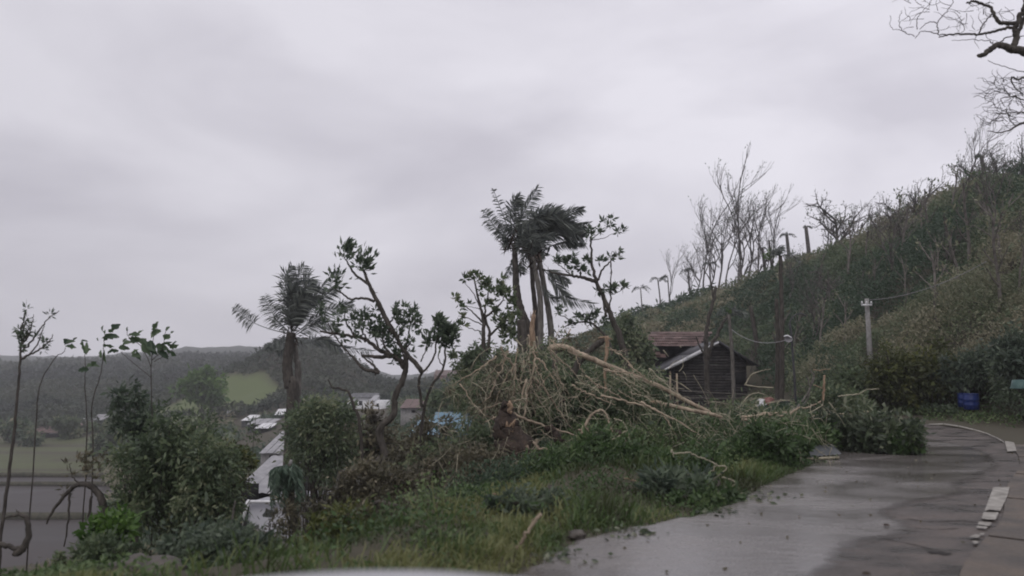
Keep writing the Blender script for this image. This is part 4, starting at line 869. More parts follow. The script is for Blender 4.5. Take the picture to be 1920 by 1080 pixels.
# ------------------------------------------------------------------ bushes on the slope to the left
B = [
 ('tree', 'round tree beside the low farmhouse, left of its red roof', 'tree', 22, 785, 826, 46, 139, M_HILL, 30, 50, .8, .4),
 ('tree', 'dark tree right behind the pale roofed lean-to', 'tree', 128, 780, 822, 40, 144, M_MID, 30, 50, .8, .4),
 ('tree', 'low spreading tree in front of the red and bare metal roof', 'tree', 60, 808, 832, 36, 134, M_HILL, 24, 50, .7, .35),
 ('tree', 'dark tree at the right end of the rice terraces', 'tree', 205, 790, 850, 60, 120, M_MID, 40, 50, .7, .35),
 ('bush', 'half-stripped thorny brush in front of the peeling white wall', 'bush', 540, 930, 1030, 90, 12, M_BRUSH, 24, 60, .07, .02),
 ('bush', 'olive creeper mound at the slope foot, first right of the concrete pole', 'bush', 1672, 660, 760, 90, 26, M_YELLOW, 70, 90, .15, .06),
 ('bush', 'olive creeper mound at the slope foot, left of the blue drums', 'bush', 1750, 650, 755, 90, 25.5, M_YELLOW, 70, 90, .15, .06),
 ('bush', 'grey-green mound at the slope foot below the concrete pole', 'bush', 1600, 695, 765, 100, 27, M_MID, 70, 90, .15, .055),
 ('bush', 'dark leafy mound hanging over the drums', 'bush', 1840, 655, 735, 110, 24.5, M_DARK, 70, 90, .15, .06),
 ('bush', 'dark leafy mound at the right edge over the teal tub', 'bush', 1915, 630, 712, 100, 22, M_DARK, 70, 90, .14, .06),
 ('bush', 'sprawling green mound where the bend disappears', 'bush', 1560, 735, 780, 130, 24, M_MID, 60, 90, .14, .05),
 ('bush', 'tall dense grey-green bush filling the left slope, highest of the thicket', 'bush', 320, 770, 1020, 200, 12.5, M_MID, 90, 170, .085, .034),
 ('bush', 'broad shadowy bush right of the tall left one, over the peeling wall', 'bush', 392, 830, 1030, 110, 11.5, M_MID, 70, 130, .08, .03),
 ('bush', 'dark small-crowned bush standing highest over the flooded field', 'bush', 250, 725, 830, 80, 15, M_DARK, 34, 70, .10, .045),
 ('bush', 'olive bush with yellowing leaves beside the valley shacks', 'bush', 425, 828, 930, 80, 17, M_YELLOW, 60, 110, .10, .04),
 ('bush', 'bright yellow-green shrub low over the flooded water', 'bush', 208, 955, 1025, 70, 9.5, M_BRIGHT, 26, 50, .10, .04),
 ('bush', 'low dull green bush at the foot of the thicket, left end', 'bush', 175, 1015, 1065, 120, 8.5, M_MID, 45, 90, .06, .026),
 ('bush', 'low bush of broad blue-green leaves right above the car bonnet', 'bush', 400, 1000, 1060, 190, 7.6, M_DARK, 60, 110, .06, .026),
 ('tree', 'dark green tree below the lone left palm', 'tree', 600, 735, 900, 130, 22, M_MID, 75, 130, .13, .05),
 ('tree', 'round dark tree under the palm trunk, left of the white house', 'tree', 578, 750, 880, 70, 24, M_MID, 50, 110, .13, .05),
 ('tree', 'bright green round tree on the far meadow', 'tree', 384, 700, 752, 76, 150, M_BRIGHT, 60, 60, .9, .5),
 ('bush', 'yellow-green bush behind the blue sheeting shed', 'bush', 640, 815, 870, 70, 30, M_YELLOW, 40, 50, .2, .09),
 ('bush', 'brown tangled brush between the white wall and the bent trunk', 'bush', 655, 920, 1000, 150, 12.5, M_BRUSH, 60, 130, .09, .028),
 ('bush', 'mid-slope brush under the bent trunk', 'bush', 720, 870, 960, 170, 12, M_BRUSH, 70, 130, .08, .028),
 ('bush', 'thicket of brown stems right of the bent trunk', 'bush', 790, 790, 930, 110, 15, M_BRUSH, 60, 130, .09, .03),
 ('bush', 'green bush in front of the blue roof', 'bush', 825, 835, 930, 120, 13.5, M_MID, 60, 130, .085, .03),
 ('bush', 'dark thicket between the crooked tree and the far slope', 'bush', 700, 780, 880, 100, 26, M_BRUSH, 60, 60, .2, .08),
 ('bush', 'dark green shrubs above the blue roof', 'bush', 850, 715, 790, 120, 62, M_MID, 60, 50, .45, .22),
 ('bush', 'grey-green shrubs around the far white house', 'bush', 620, 760, 800, 90, 120, M_HILL, 50, 40, .8, .4),
]
for b in B: bush(b[0], b[1], b[2], *b[3:8], b[8], n=b[9], per=b[10], L=b[11], W=b[12])
# drooping crushed palm head on its leaning stem above the white wall
dp = empty('broken_palm', P(548, 975, 16)); tag(dp, 'broken young palm with green fronds hanging limp over the white wall', 'palm')
g = G(); g.tube(smooth_line(pts(None, [(556, 1000), (550, 960), (545, 920), (545, 870)], 16), 5), (.10, .07), 8); g.obj('trunk', M_BARK, dp)
for k in range(22):
    x0, y0 = 545 + random.uniform(-6, 8), 868 + random.uniform(0, 10); x1 = 541 + random.uniform(-32, 26); yy_ = random.uniform(905, 955)
    frond(pts(None, [(x0, y0), ((x0 * .4 + x1 * .6), 876 + random.uniform(-4, 8), random.uniform(-.3, .3)), (x1, yy_ - 28, random.uniform(-.5, .5)), (x1 + random.uniform(-8, 8), yy_, random.uniform(-.5, .5))], 16), L=0.22, n=34, wind=(0.1, 0, -1), droop=1.6, w=0.03, rr=0.01).obj('frond', mat('young_frond', (0.06, 0.10, 0.07), (0.18, 0.25, 0.18), **leaf), dp)
g = G(); g.tube(pts(None, [(544, 872), (546, 862)], 16), (.04, .03), 7); g.obj('cut_top', M_CONC, dp)
# ------------------------------------------------------------------ thicket in the middle: hanging brush and crushed crowns
C_ = [
 ('bush', 'tall loose tangle hanging under the palms, directly behind the splintered trunk', 1010, 655, 800, 170, 19.5, M_MID, 110, 110, .13, .028, 1.3),
 ('bush', 'loose brown brush between the stump and the palm trunks', 960, 680, 830, 150, 17.2, M_BRUSH, 90, 110, .12, .022, 1.3),
 ('bush', 'loose tangle of wilted leaves behind the hanging splinter', 1150, 690, 800, 170, 18.5, M_MID, 100, 110, .12, .03, 1.1),
 ('bush', 'wilted brush at the left foot of the debris, over the grass', 880, 830, 925, 170, 12.6, M_BRUSH, 80, 120, .09, .022, 1.2),
 ('bush', 'wilted leafy tangle draped over the right half of the heap', 1370, 770, 835, 190, 16.8, M_MID, 90, 110, .10, .035, .7),
 ('bush', 'tall grey-green brush rising behind the splintered stump and left of the palms', 905, 655, 775, 110, 24, M_MID, 90, 130, .14, .045, 0.9),
 ('bush', 'grey-green hanging brush at the left of the debris, above the blue roof', 925, 660, 830, 80, 20, M_MID, 90, 140, .12, .035, 1.0),
 ('bush', 'tangled brush hanging left of the splintered stump', 900, 780, 930, 130, 14.5, M_MID, 90, 160, .09, .024, 1.2),
 ('bush', 'dark brush behind the splintered stump', 985, 700, 850, 130, 18, M_DARK, 90, 130, .11, .035, 0.9),
 ('bush', 'dense green brush under the leaning broken trunk', 1080, 710, 840, 130, 17, M_MID, 100, 150, .10, .035, 0.7),
 ('bush', 'blue-green foliage between leaning trunk and hanging splinter', 1110, 670, 760, 90, 20, M_DARK, 60, 100, .12, .05, 0.5),
 ('bush', 'crushed foliage under the long fallen trunk, left half', 1180, 715, 840, 150, 16.5, M_MID, 100, 150, .10, .033, 0.6),
 ('bush', 'crushed foliage under the long fallen trunk, right half', 1260, 785, 860, 160, 15, M_MID, 100, 150, .09, .03, 0.5),
 ('bush', 'tall green shrubs left of the rusty roof', 1178, 600, 760, 70, 38, M_MID, 90, 110, .22, .09, 0.6),
 ('bush', 'fine grey brush hanging beside the central palms', 1070, 630, 720, 130, 30, M_BRUSH, 60, 90, .18, .05, 0.9),
]
for b in C_: bush(b[0], b[1], 'bush', *b[2:7], b[7], n=b[8], per=b[9], L=b[10], W=b[11], sag=b[12])
# verge plants and torn crowns lying at the road edge
D_ = [
 ('bush', 'uneven creeper mound between the heap and the dark sheet', 'bush', 1510, 800, 860, 110, 13.9, M_WEED, 70, 120, .08, .036),
 ('bush', 'tall weeds on the crest right of the stump', 'bush', 1050, 850, 905, 130, 11.6, M_WEED, 50, 110, .09, .025),
 ('bush', 'coarse weeds spilling to the water below the leaf fan', 'bush', 1330, 915, 955, 110, 9.0, M_WEED, 40, 90, .06, .028),
 ('bush', 'coarse dark weeds low on the verge, mid-length', 'bush', 1000, 930, 990, 160, 8.4, M_DARK, 40, 90, .07, .025),
 ('bush', 'dry brown weeds at the near end of the verge', 'bush', 760, 950, 1010, 170, 8.6, M_BRUSH, 45, 90, .07, .02),
 ('bush', 'olive weeds on the near crest above the car bonnet', 'bush', 640, 965, 1020, 150, 8.2, M_YELLOW, 40, 90, .06, .022),
 ('fallen_tree', 'torn leafy crown lying on the road at the far end of the verge', 'fallen tree', 1655, 785, 858, 130, 14.2, M_DEBRIS, 80, 120, .11, .05),
 ('fallen_tree', 'torn crown beside the dark sheet, leaves showing pale undersides', 'fallen tree', 1570, 782, 856, 130, 14.6, M_DEBRIS, 80, 120, .11, .05),
 ('fallen_tree', 'leafy heap between the tan branches and the bright verge', 'fallen tree', 1470, 790, 850, 150, 15.5, M_MID, 80, 120, .10, .04),
 ('bush', 'bright green shrub tip at the end of the torn crowns, touching the water', 'bush', 1695, 812, 848, 55, 13.7, M_WEED, 40, 60, .10, .05),
 ('fallen_tree', 'dark fan of long blue-grey leaves lying at the road edge', 'fallen tree', 1265, 885, 955, 150, 9.6, M_DARK, 50, 80, .12, .036),
 ('bush', 'leafy weeds piled behind the dark leaf fan', 'bush', 1190, 840, 920, 150, 11.5, M_WEED, 60, 120, .08, .035),
 ('bush', 'bright tuft of weeds right of the dark log', 'bush', 1120, 822, 870, 90, 12, M_WEED, 40, 70, .12, .03),
 ('bush', 'bright leafy weeds along the road, midway', 'bush', 1420, 815, 900, 150, 12.2, M_WEED, 80, 130, .075, .034),
 ('bush', 'bright leafy weeds before the dark sheet', 'bush', 1460, 820, 880, 110, 12.8, M_WEED, 60, 120, .075, .034),
 ('bush', 'weeds behind the looping vine', 'bush', 1320, 850, 930, 130, 11, M_WEED, 60, 120, .075, .034),
]
for b in D_: bush(b[0], b[1], b[2], *b[3:8], b[8], n=b[9], per=b[10], L=b[11], W=b[12], stems=3, ground_z=-0.03)

# grass of the verge: blades and weed leaves, uncountable
def verge_points(n, x0, x1, y0, y1):
    x = rng.uniform(x0, x1, n); y = rng.uniform(y0, y1, n)
    k = ~in_poly(x, y, ROADPOLY) & ((y > 4.5)) & (seg_dist(x, y, LEFT) < seg_dist(x, y, RIGHT))
    return x[k], y[k]
x, y = verge_points(190000, -8, 8.6, 5.0, 17.5)
dens = fbm(x / 1.3, y / 1.3, 12); k = rng.uniform(0, 1, len(x)) < np.clip((dens - 0.28) * 4, 0.12, 1); x, y = x[k], y[k]
z = H(x, y); hgt = 0.06 + 0.62 * np.clip(fbm(x / 0.8, y / 0.8, 15) * 1.5 - 0.3, 0, 1) ** 1.6 * rng.uniform(.5, 1.15, len(x))
hgt = hgt * np.clip((x + 5) / 3.0, 0.5, 1) * np.clip(seg_dist(x, y, LEFT) / 0.7 + 0.35, 0.3, 1)
tone = np.clip(fbm(x / 1.0, y / 1.0, 18) * 2.2 - 0.62 + rng.normal(0, 0.15, len(x)), 0, 1)
g = G(); n = len(x); d = rng.normal(size=(n, 3)) * (0.45, 0.45, 0.1) + (0.15, 0, 0.9); d /= np.linalg.norm(d, axis=1)[:, None]
p0 = np.stack([x, y, z - 0.02], -1); s_ = np.stack([rng.normal(size=n), rng.normal(size=n) * 0.5, np.zeros(n)], -1); s_ /= np.linalg.norm(s_, axis=1)[:, None]
m1 = p0 + d * (hgt * 0.6)[:, None]; tip = p0 + d * hgt[:, None] + np.stack([rng.normal(0, .05, n), rng.normal(0, .05, n), -0.25 * hgt], -1)
wd = rng.uniform(0.004, 0.010, n)[:, None]
v = np.stack([p0 - s_ * wd, p0 + s_ * wd, m1 + s_ * wd * .8, m1 - s_ * wd * .8, tip], 1); kk = np.arange(n)[:, None] * 5
g.add(v.reshape(-1, 3), kk + np.array([[0, 1, 2, 3]]), kk + np.array([[3, 2, 4]]), tint=np.repeat(tone, 5))
tag(g.obj('grass', M_GRASS), 'rough wet grass covering the verge', 'grass', kind='stuff')
x, y = verge_points(110000, -5, 8.6, 5.0, 16.5)
dens = fbm(x / 1.1, y / 1.1, 42); k = rng.uniform(0, 1, len(x)) < np.clip((dens - 0.42) * 5, 0.03, 1); x, y = x[k], y[k]
z = H(x, y) + rng.uniform(0.02, 0.5, len(x)) * np.clip(fbm(x / .8, y / .8, 45) * 2 - .3, .2, 1.2) * np.clip(seg_dist(x, y, LEFT), 0.1, 1) * np.clip((x + 4) / 3, 0.3, 1)
g = G(); g.leaves(np.stack([x, y, z], -1), 0.06, 0.03, (0.1, 0, 0.2), np.clip(fbm(x / 1.2, y / 1.2, 44) * 1.4 - 0.2 + rng.normal(0, .15, len(x)), 0, 1))
tag(g.obj('weeds', M_WEED), 'low broad-leaved weeds mixed in the verge grass', 'weeds', kind='stuff')
# leaf litter on the road by the verge
n = 1500; i_ = rng.uniform(30, 110, n); i_ = i_[vnoise(i_ / 2.2, i_ * 0, 61) > .52]; n = len(i_); ex = np.interp(i_, np.arange(160), LL[:, 0]); ey = np.interp(i_, np.arange(160), LL[:, 1])
tx = np.gradient(LL[:, 0]); ty = np.gradient(LL[:, 1]); tl = np.hypot(tx, ty); nx_ = np.interp(i_, np.arange(160), ty / tl); ny_ = np.interp(i_, np.arange(160), -tx / tl)
o_ = np.abs(rng.normal(0, 0.22, n)) - 0.1
g = G(); g.leaves(np.stack([ex + nx_ * o_, ey + ny_ * o_, np.full(n, 0.02)], -1), 0.07, 0.035, rng.normal(size=(n, 3)) * (1, 1, .1), jit=0.15)
tag(g.obj('leaf_litter', M_DEBRIS), 'torn leaves washed along the road edge', 'leaf litter', kind='stuff')

n = 260; y = rng.uniform(5.5, 17, n); x = rng.uniform(0.5, 9.5, n); k = in_poly(x, y, ROADPOLY); x, y = x[k], y[k]
g = G(); g.leaves(np.column_stack([x, y, np.full(len(x), 0.014)]), 0.045, 0.022, rng.normal(size=(len(x), 3)) * (1, 1, .05), jit=0.1)
tag(g.obj('leaf_litter', M_BRUSH), 'scattered leaf scraps and grit on the wet road', 'leaf litter', kind='stuff')
for px, py, lab in ((1662, 985, 'small dark clod lying on the wet road, nearer the edge line'), (1625, 1076, 'small dark clod at the very bottom of the road')):
    c = P(px, py, 1.0); kk_ = (CAMZ - 0.02) / (CAMZ - c[2]); c = c * 1.0; c = np.array((c[0] * kk_, kk_, 0.02)); g = G()
    for a in range(8):
        for b_ in range(5): pass
    th = np.linspace(0, 2 * math.pi, 9)[:-1]; V = [c + (math.cos(t) * .035 * rng.uniform(.7, 1.2), math.sin(t) * .03, 0) for t in th] + [c + (math.cos(t) * .02, math.sin(t) * .018, .014) for t in th]
    g.add(V, [(q_, (q_ + 1) % 8, (q_ + 1) % 8 + 8, q_ + 8) for q_ in range(8)] + [(8, 9, 10, 11), (8, 11, 12, 15), (12, 13, 14, 15)]); o = g.obj('pebble', M_STUMP if px > 1400 else M_CONC, org=c); tag(o, lab, 'clod' if px > 1400 else 'stone')

# ------------------------------------------------------------------ undergrowth of the right-hand hill and the slopes
def undergrowth(name, label, n, pr, yr, cond, kL, aspect, canopy, m, seed, csc=3.0, toned=None, sag=0.7, fine_c=0.35):
    """leaves over the soil; their size grows with distance so that far slopes stay affordable"""
    y = yr[0] * (yr[1] / yr[0]) ** rng.uniform(0, 1, n); x = (rng.uniform(*pr, n) - 960) / FPX * y; k = cond(x, y); x, y = x[k], y[k]
    # separate crowns: each cell of a jittered lattice holds one shrub of its own height and tone
    cs_ = csc * 0.9; ci = np.floor(x / cs_); cj = np.floor(y / cs_); best = np.full(len(x), 9.0); ct = np.zeros(len(x)); chh = np.zeros(len(x))
    for di in (-1, 0, 1):
        for dj in (-1, 0, 1):
            a_, b_ = ci + di, cj + dj; ox = (a_ + .5 + .8 * (hash2(a_, b_, seed) - .5)) * cs_; oy = (b_ + .5 + .8 * (hash2(a_, b_, seed + 1) - .5)) * cs_
            rr_ = (0.42 + 0.5 * hash2(a_, b_, seed + 2)) * cs_; dd = np.hypot(x - ox, y - oy) / rr_; k = dd < best
            best = np.where(k, dd, best); ct = np.where(k, hash2(a_, b_, seed + 3), ct); chh = np.where(k, 0.25 + 0.75 * hash2(a_, b_, seed + 4) ** 1.5, chh)
    dome = np.sqrt(np.clip(1 - best ** 2, 0, 1)) * chh
    low = np.clip(fbm(x / csc, y / csc, seed, 3) * 1.4 - 0.4, 0, 1)
    cn = np.maximum(dome, low * 0.5) + fine_c * 0.5 * vnoise(x / (csc * .28), y / (csc * .28), seed + 1)
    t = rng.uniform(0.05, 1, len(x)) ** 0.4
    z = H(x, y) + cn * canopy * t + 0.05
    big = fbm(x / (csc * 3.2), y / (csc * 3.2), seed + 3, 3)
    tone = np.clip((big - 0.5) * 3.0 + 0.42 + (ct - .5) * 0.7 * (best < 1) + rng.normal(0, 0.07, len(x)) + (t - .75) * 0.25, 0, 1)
    if toned is not None: tone = np.clip(tone + toned(x, y), 0, 1)
    g = G(); d = np.zeros((len(x), 3)); d[:, 2] = -sag; d[:, 1] = -0.5; d[:, 0] = 0.15
    L = kL * np.maximum(y, 14)
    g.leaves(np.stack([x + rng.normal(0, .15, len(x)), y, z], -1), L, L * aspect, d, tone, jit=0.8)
    return tag(g.obj(name, m), label, name.replace('_', ' '), kind='stuff')
ppx = lambda x, y: 960 + FPX * x / y
houseclear = lambda x, y: ~((ppx(x, y) > 1205) & (ppx(x, y) < np.where(y > 41.5, 1418, 1445)) & (y < 48.5)) & ~((ppx(x, y) > 1445) & (ppx(x, y) < 1520) & (y < 31)) & ~((ppx(x, y) > 1785) & (ppx(x, y) < 1850) & (y < 24.5)) & ~((ppx(x, y) > 1610) & (ppx(x, y) < 1652) & (y < 31) & (y > 25))
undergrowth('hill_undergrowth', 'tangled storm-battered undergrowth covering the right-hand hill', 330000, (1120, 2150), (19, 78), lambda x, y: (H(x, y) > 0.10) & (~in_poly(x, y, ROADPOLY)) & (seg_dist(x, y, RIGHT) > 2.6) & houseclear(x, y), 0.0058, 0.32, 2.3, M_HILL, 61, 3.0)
undergrowth('yard_weeds', 'low storm-flattened weeds round the dark house', 45000, (1130, 1680), (18, 41), lambda x, y: (~houseclear(x, y)) & (x > 4) & (~in_poly(x, y, ROADPOLY)), 0.006, 0.35, 0.35, M_HILL, 91, 1.6)
undergrowth('ridge_scrub', 'distant scrub along the far end of the hill', 50000, (1020, 1700), (60, 125), lambda x, y: (H(x, y) > 0.5), 0.007, 0.35, 2.4, M_HILL, 67, 5)
undergrowth('verge_scrub', 'green scrub at the hill foot right of the road', 60000, (1380, 2200), (14, 31), lambda x, y: (seg_dist(x, y, RIGHT) > 2.3) & (~in_poly(x, y, ROADPOLY)) & (x > 8) & (H(x, y) < 3.5) & houseclear(x, y), 0.006, 0.38, 1.3, M_MID, 71, 1.4)
undergrowth('slope_scrub', 'scrub covering the steep slope below the verge', 200000, (-150, 1250), (11, 60), lambda x, y: (H(x, y) < -0.15) & ~((ppx(x, y) < 215) & (y > 26)) & ~((ppx(x, y) > 448) & (ppx(x, y) < 565) & (y < 29.5)) & ~((ppx(x, y) > 765) & (ppx(x, y) < 885) & (y > 18) & (y < 56)) & ~((ppx(x, y) > 625) & (ppx(x, y) < 690) & (y > 18) & (y < 40)), 0.0065, 0.3, 0.9, M_HILL, 75, 2.2)
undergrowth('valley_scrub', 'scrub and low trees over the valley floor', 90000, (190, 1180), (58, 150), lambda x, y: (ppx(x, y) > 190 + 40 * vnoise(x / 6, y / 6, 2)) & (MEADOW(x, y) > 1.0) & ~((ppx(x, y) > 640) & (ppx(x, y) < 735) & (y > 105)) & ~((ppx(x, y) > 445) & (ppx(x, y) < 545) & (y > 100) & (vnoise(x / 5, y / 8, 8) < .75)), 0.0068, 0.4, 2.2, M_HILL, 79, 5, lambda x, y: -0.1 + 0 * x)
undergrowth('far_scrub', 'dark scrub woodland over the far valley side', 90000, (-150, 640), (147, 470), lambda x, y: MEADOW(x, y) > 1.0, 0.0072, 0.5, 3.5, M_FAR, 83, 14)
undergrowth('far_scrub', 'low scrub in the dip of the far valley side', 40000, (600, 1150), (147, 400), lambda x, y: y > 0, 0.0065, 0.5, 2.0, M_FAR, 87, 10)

# ------------------------------------------------------------------ bare storm-stripped trees on the ridge and hill
protos = []
PR = [dict(kids=(6, 4, 4), spread=0.75, L=3.2, r=.06, wind=(0.16, 0, 0.30)), dict(kids=(7, 5, 3), spread=0.95, L=2.4, r=.07, wind=(0.2, 0, 0.1)), dict(kids=(4, 4, 4), spread=0.5, L=3.8, r=.055, wind=(0.24, 0, 0.35)), dict(kids=(8, 5, 4), spread=1.1, L=2.0, r=.085, wind=(0.1, 0, 0.05))]
for i, p_ in enumerate(PR):
    g = G(); tips = []; grow(g, tips, (0, 0, -0.4), (0.12, 0, 1), p_['L'], p_['r'], 0, p_['wind'], p_['kids'], p_['spread'], 0.62, minr=0.005)
    gl = G()
    for t, d in tips:
        if rng.uniform() < 0.5: gl.leaves(t + rng.normal(size=(3, 3)) * 0.06, 0.12, 0.035, d, jit=0.6)
    protos.append((g, gl))
ridge_z = {}
def skyline(px):
    """distance of the ridge crest as seen along a column of the photograph"""
    ys = np.linspace(30, 110, 240); xs = (px - 960) / FPX * ys; s = (H(xs, ys) - CAMZ) / ys; k = int(np.argmax(s)); return xs[k], ys[k]
spots = [(1255, 1.6, 2, 'thin tree at the left start of the ridge, beside the little palms'), (1290, 1.5, 0, 'feathery bare tree left of the tall cluster on the ridge'), (1318, 2.7, 2, 'tall fan-shaped bare tree, leftmost of the big ridge cluster'), (1345, 3.0, 0, 'tall bare tree with wide-forked limbs in the ridge cluster'), (1372, 2.4, 1, 'thick-twigged bare tree in the middle of the ridge cluster'), (1392, 3.3, 2, 'tallest bare tree of the ridge cluster, swept right'), (1412, 2.0, 1, 'short twiggy tree at the right foot of the ridge cluster'), (1436, 1.8, 0, 'bare tree between the ridge cluster and the lone stub'),
         (1304, 2.0, 0, 'fine-twigged tree at the left edge of the big ridge cluster'), (1330, 2.4, 0, 'fine feathery tree between the first two tall ones of the cluster'), (1360, 2.6, 2, 'slim feathery tree just left of the cluster middle'), (1383, 2.7, 0, 'feathery tree crowding the cluster middle from the right'), (1402, 2.9, 0, 'wide feathery tree under the tallest of the cluster'), (1424, 2.3, 2, 'swept slim tree right of the tallest of the cluster'),
         (1452, 2.2, 2, 'slim swept tree left of the broken-topped stub'), (1545, 1.7, 1, 'small bare tree before the broad round-headed one'), (1575, 2.6, 3, 'broad round-headed bare tree on the middle of the ridge'), (1598, 1.9, 1, 'dark forked tree just right of the round-headed one'), (1655, 1.2, 3, 'low twiggy tree on the ridge, lone gap to its left'), (1690, 1.6, 3, 'dense low twiggy crown on the upper ridge'), (1712, 1.9, 1, 'wide twiggy tree, centre of the upper ridge group'), (1735, 1.5, 3, 'twiggy tree on the upper ridge leaning over the slope'),
         (1800, 1.7, 1, 'bare tree where the ridge steepens'), (1822, 1.6, 2, 'slim bare tree where the ridge steepens'), (1842, 1.9, 3, 'dense twig mass near the right end of the ridge'), (1868, 1.7, 1, 'twiggy tree near the right end of the ridge, before the last'), (1895, 1.8, 3, 'last twiggy tree of the ridge at the picture edge'), (1915, 2.0, 1, 'bare tree on the ridge partly cut by the picture edge')]
hill_m = mat('hill_twigs', (0.05, 0.045, 0.042), (0.17, 0.155, 0.145), rough=0.9)
first = {}
def ridge_tree(px, s, kind, label, grp, rz=None, at=None):
    x, y = at if at is not None else skyline(px); z = Hs(x, y)
    s = s * y / 60 * (0.60 if px < 1480 else 0.85)
    if kind not in first:
        g, gl = protos[kind]; r = empty('bare_tree', (0, 0, 0)); tag(r, label, 'bare tree', grp)
        g.obj('trunk', hill_m, r); gl.obj('foliage', M_DARK, r); first[kind] = r; r.location = (float(x), float(y), z); r.scale = (s,) * 3
        r.rotation_euler = (0, 0, rz or 0); return r
    c = copy_thing(first[kind], (x, y, z), label, s, rng.uniform(-0.6, 0.6) if rz is None else rz); c['group'] = grp; return c
for px, s, kind, lab in spots: ridge_tree(px, s, kind, lab, 'bare trees along the ridge')
# trees standing on the hillside
hs = [(1400, 46, 1.6, 1, 'dark tree on the slope above the rusty roof'), (1335, 52, 1.7, 3, 'spreading tree on the slope straight above the dark gable'), (1520, 40, 1.6, 0, 'slim tree on the slope left of the concrete pole'), (1555, 46, 1.6, 3, 'round twiggy tree high on the slope above the concrete pole'), (1600, 40, 1.5, 1, 'twiggy tree just left of the concrete pole'), (1665, 38, 1.7, 0, 'forked tree right of the concrete pole'),
      (1700, 46, 1.5, 3, 'twiggy tree on the bare upper slope'), (1760, 36, 1.5, 1, 'leaning tree halfway up the slope above the blue drums'), (1800, 42, 1.6, 2, 'dark slim tree on the upper slope at right'), (1860, 36, 1.6, 0, 'tree with crossing limbs on the right-hand slope'), (1900, 32, 1.4, 1, 'tree by the right edge, halfway up the slope'), (1250, 60, 1.4, 1, 'small tree at the low left end of the hill'), (1480, 55, 1.5, 0, 'slender tree beneath the ridge stub'), (1630, 52, 1.3, 1, 'small tree near the crest above the concrete pole')]
for px, Y, s, kind, lab in hs:
    ridge_tree(px, s * 60 / Y * 0.8, kind, lab, 'bare trees on the hillside', at=((px - 960) / FPX * Y, Y))
# thin stripped trunks scattered through the slope
M_HT = mat('stripped_hill_trunk', (0.07, 0.062, 0.055), (0.22, 0.2, 0.18), rough=0.9, scale=3)
g = G(); tips = []; grow(g, tips, (0, 0, -0.5), (0.06, 0, 1), 4.6, .085, 0, (0.1, 0, 0.2), (5, 2), 0.7, 0.28, segs=7, wob=0.07, minr=0.012)
gl = G(); [gl.leaves(t + rng.normal(size=(7, 3)) * 0.12, 0.22, 0.09, d, jit=0.7) for t, d in tips]
st0 = empty('stripped_tree', (0, 0, 0)); tag(st0, 'thin stripped trunk', 'tree', 'stripped trunks on the hillside')
g.obj('trunk', M_HT, st0); gl.obj('foliage', M_HILL, st0)
marks = [(1475, 'above the lamp post'), (1530, 'midway between lamp post and concrete pole'), (1580, 'just left of the concrete pole'), (1640, 'directly above the concrete pole'), (1695, 'right of the concrete pole'), (1750, 'left of the column over the drums'), (1812, 'straight above the blue drums'), (1862, 'right of the drums'), (1905, 'by the right picture edge')]
k = 0
for px0, where in marks:
    for hi, zone in enumerate(('low on the slope', 'halfway up the slope', 'high on the slope', 'close under the crest')):
        if (k + hi) % 7 == 3: continue
        px = px0 + rng.uniform(-16, 16); Y = 27 + max(0, (1900 - px)) / 40 + hi * 4.5 + rng.uniform(-1.2, 1.2); x = (px - 960) / FPX * Y; z = Hs(x, Y); s_ = rng.uniform(.45, 1.05); ln_ = rng.normal() * .16
        lab = ('tall' if s_ > .85 else 'short' if s_ < .6 else 'thin') + (' leaning' if abs(ln_) > .17 else '') + ' stripped trunk ' + zone + ', ' + where
        if k == 0 and hi == 0: st0.location = (x, Y, z); st0['label'] = lab
        else: c = copy_thing(st0, (x, Y, z), lab, s_, rng.uniform(0, 6)); c.rotation_euler[1] = ln_
    k += 1
# broken-topped stubs and small stripped palms on the crest
def stub(px, top, lab, r=0.16, tuft=True, cat='tree stub', droop=6, Lf=0.5):
    x, y = skyline(px); z = Hs(x, y); pt = P(px, top, y); lean = rng.normal() * 0.15
    root = empty('stripped_palm', (pt[0] + 0.3, y, z - 0.3)); tag(root, lab, cat, 'stripped palms and stubs on the crest')
    g = G(); g.tube(smooth_line([(pt[0] + 0.3, y, z - 0.3), ((pt[0] * 2 + 0.3) / 2 + lean * 0.3, y, (z + pt[2]) / 2), pt], 5), (r, r * 0.7), 6); g.obj('trunk', hill_m, root)
    for k in range(droop):
        a = rng.uniform(-0.5, math.pi + 0.5); d = np.array((math.cos(a), rng.normal() * .5, abs(math.sin(a)) * .5)) * Lf
        frond([pt, pt + d, pt + d * 1.7 + (0.1, 0, -Lf * 0.8)], L=Lf * 0.5, n=12, droop=1.2, w=0.05, rr=0.03).obj('frond', M_FROND, root)
for a in ((1201, 540, 'leftmost tiny stripped palm on the crest', .09, True, 'palm', 6, .7), (1233, 522, 'small palm with drooping tuft at the low end of the crest', .1, True, 'palm', 6, .6), (1252, 520, 'small palm with one frond held out, right of the drooping tuft', .09, True, 'palm', 6, .7), (1290, 508, 'stripped palm with ragged head left of the ridge cluster', .14, True, 'palm', 8, .7), (1330, 495, 'stripped palm head low in the ridge cluster', .12, True, 'palm', 7, .6), (1429, 465, 'dark ragged stub inside the right part of the cluster', .2, True, 'tree stub', 5, .35),
          (1442, 452, 'bare vertical stub at the right of the cluster', .15, True, 'tree stub', 2, .25), (1475, 440, 'ivy-clad broken tree with long swept branch', .22, True, 'tree stub', 6, .5), (1511, 425, 'thick broken-topped stub standing alone on the crest', .26, True, 'tree stub', 5, .35), (1840, 292, 'tall dark stub near the right end of the ridge', .2, True, 'tree stub', 5, .4)): stub(*a)
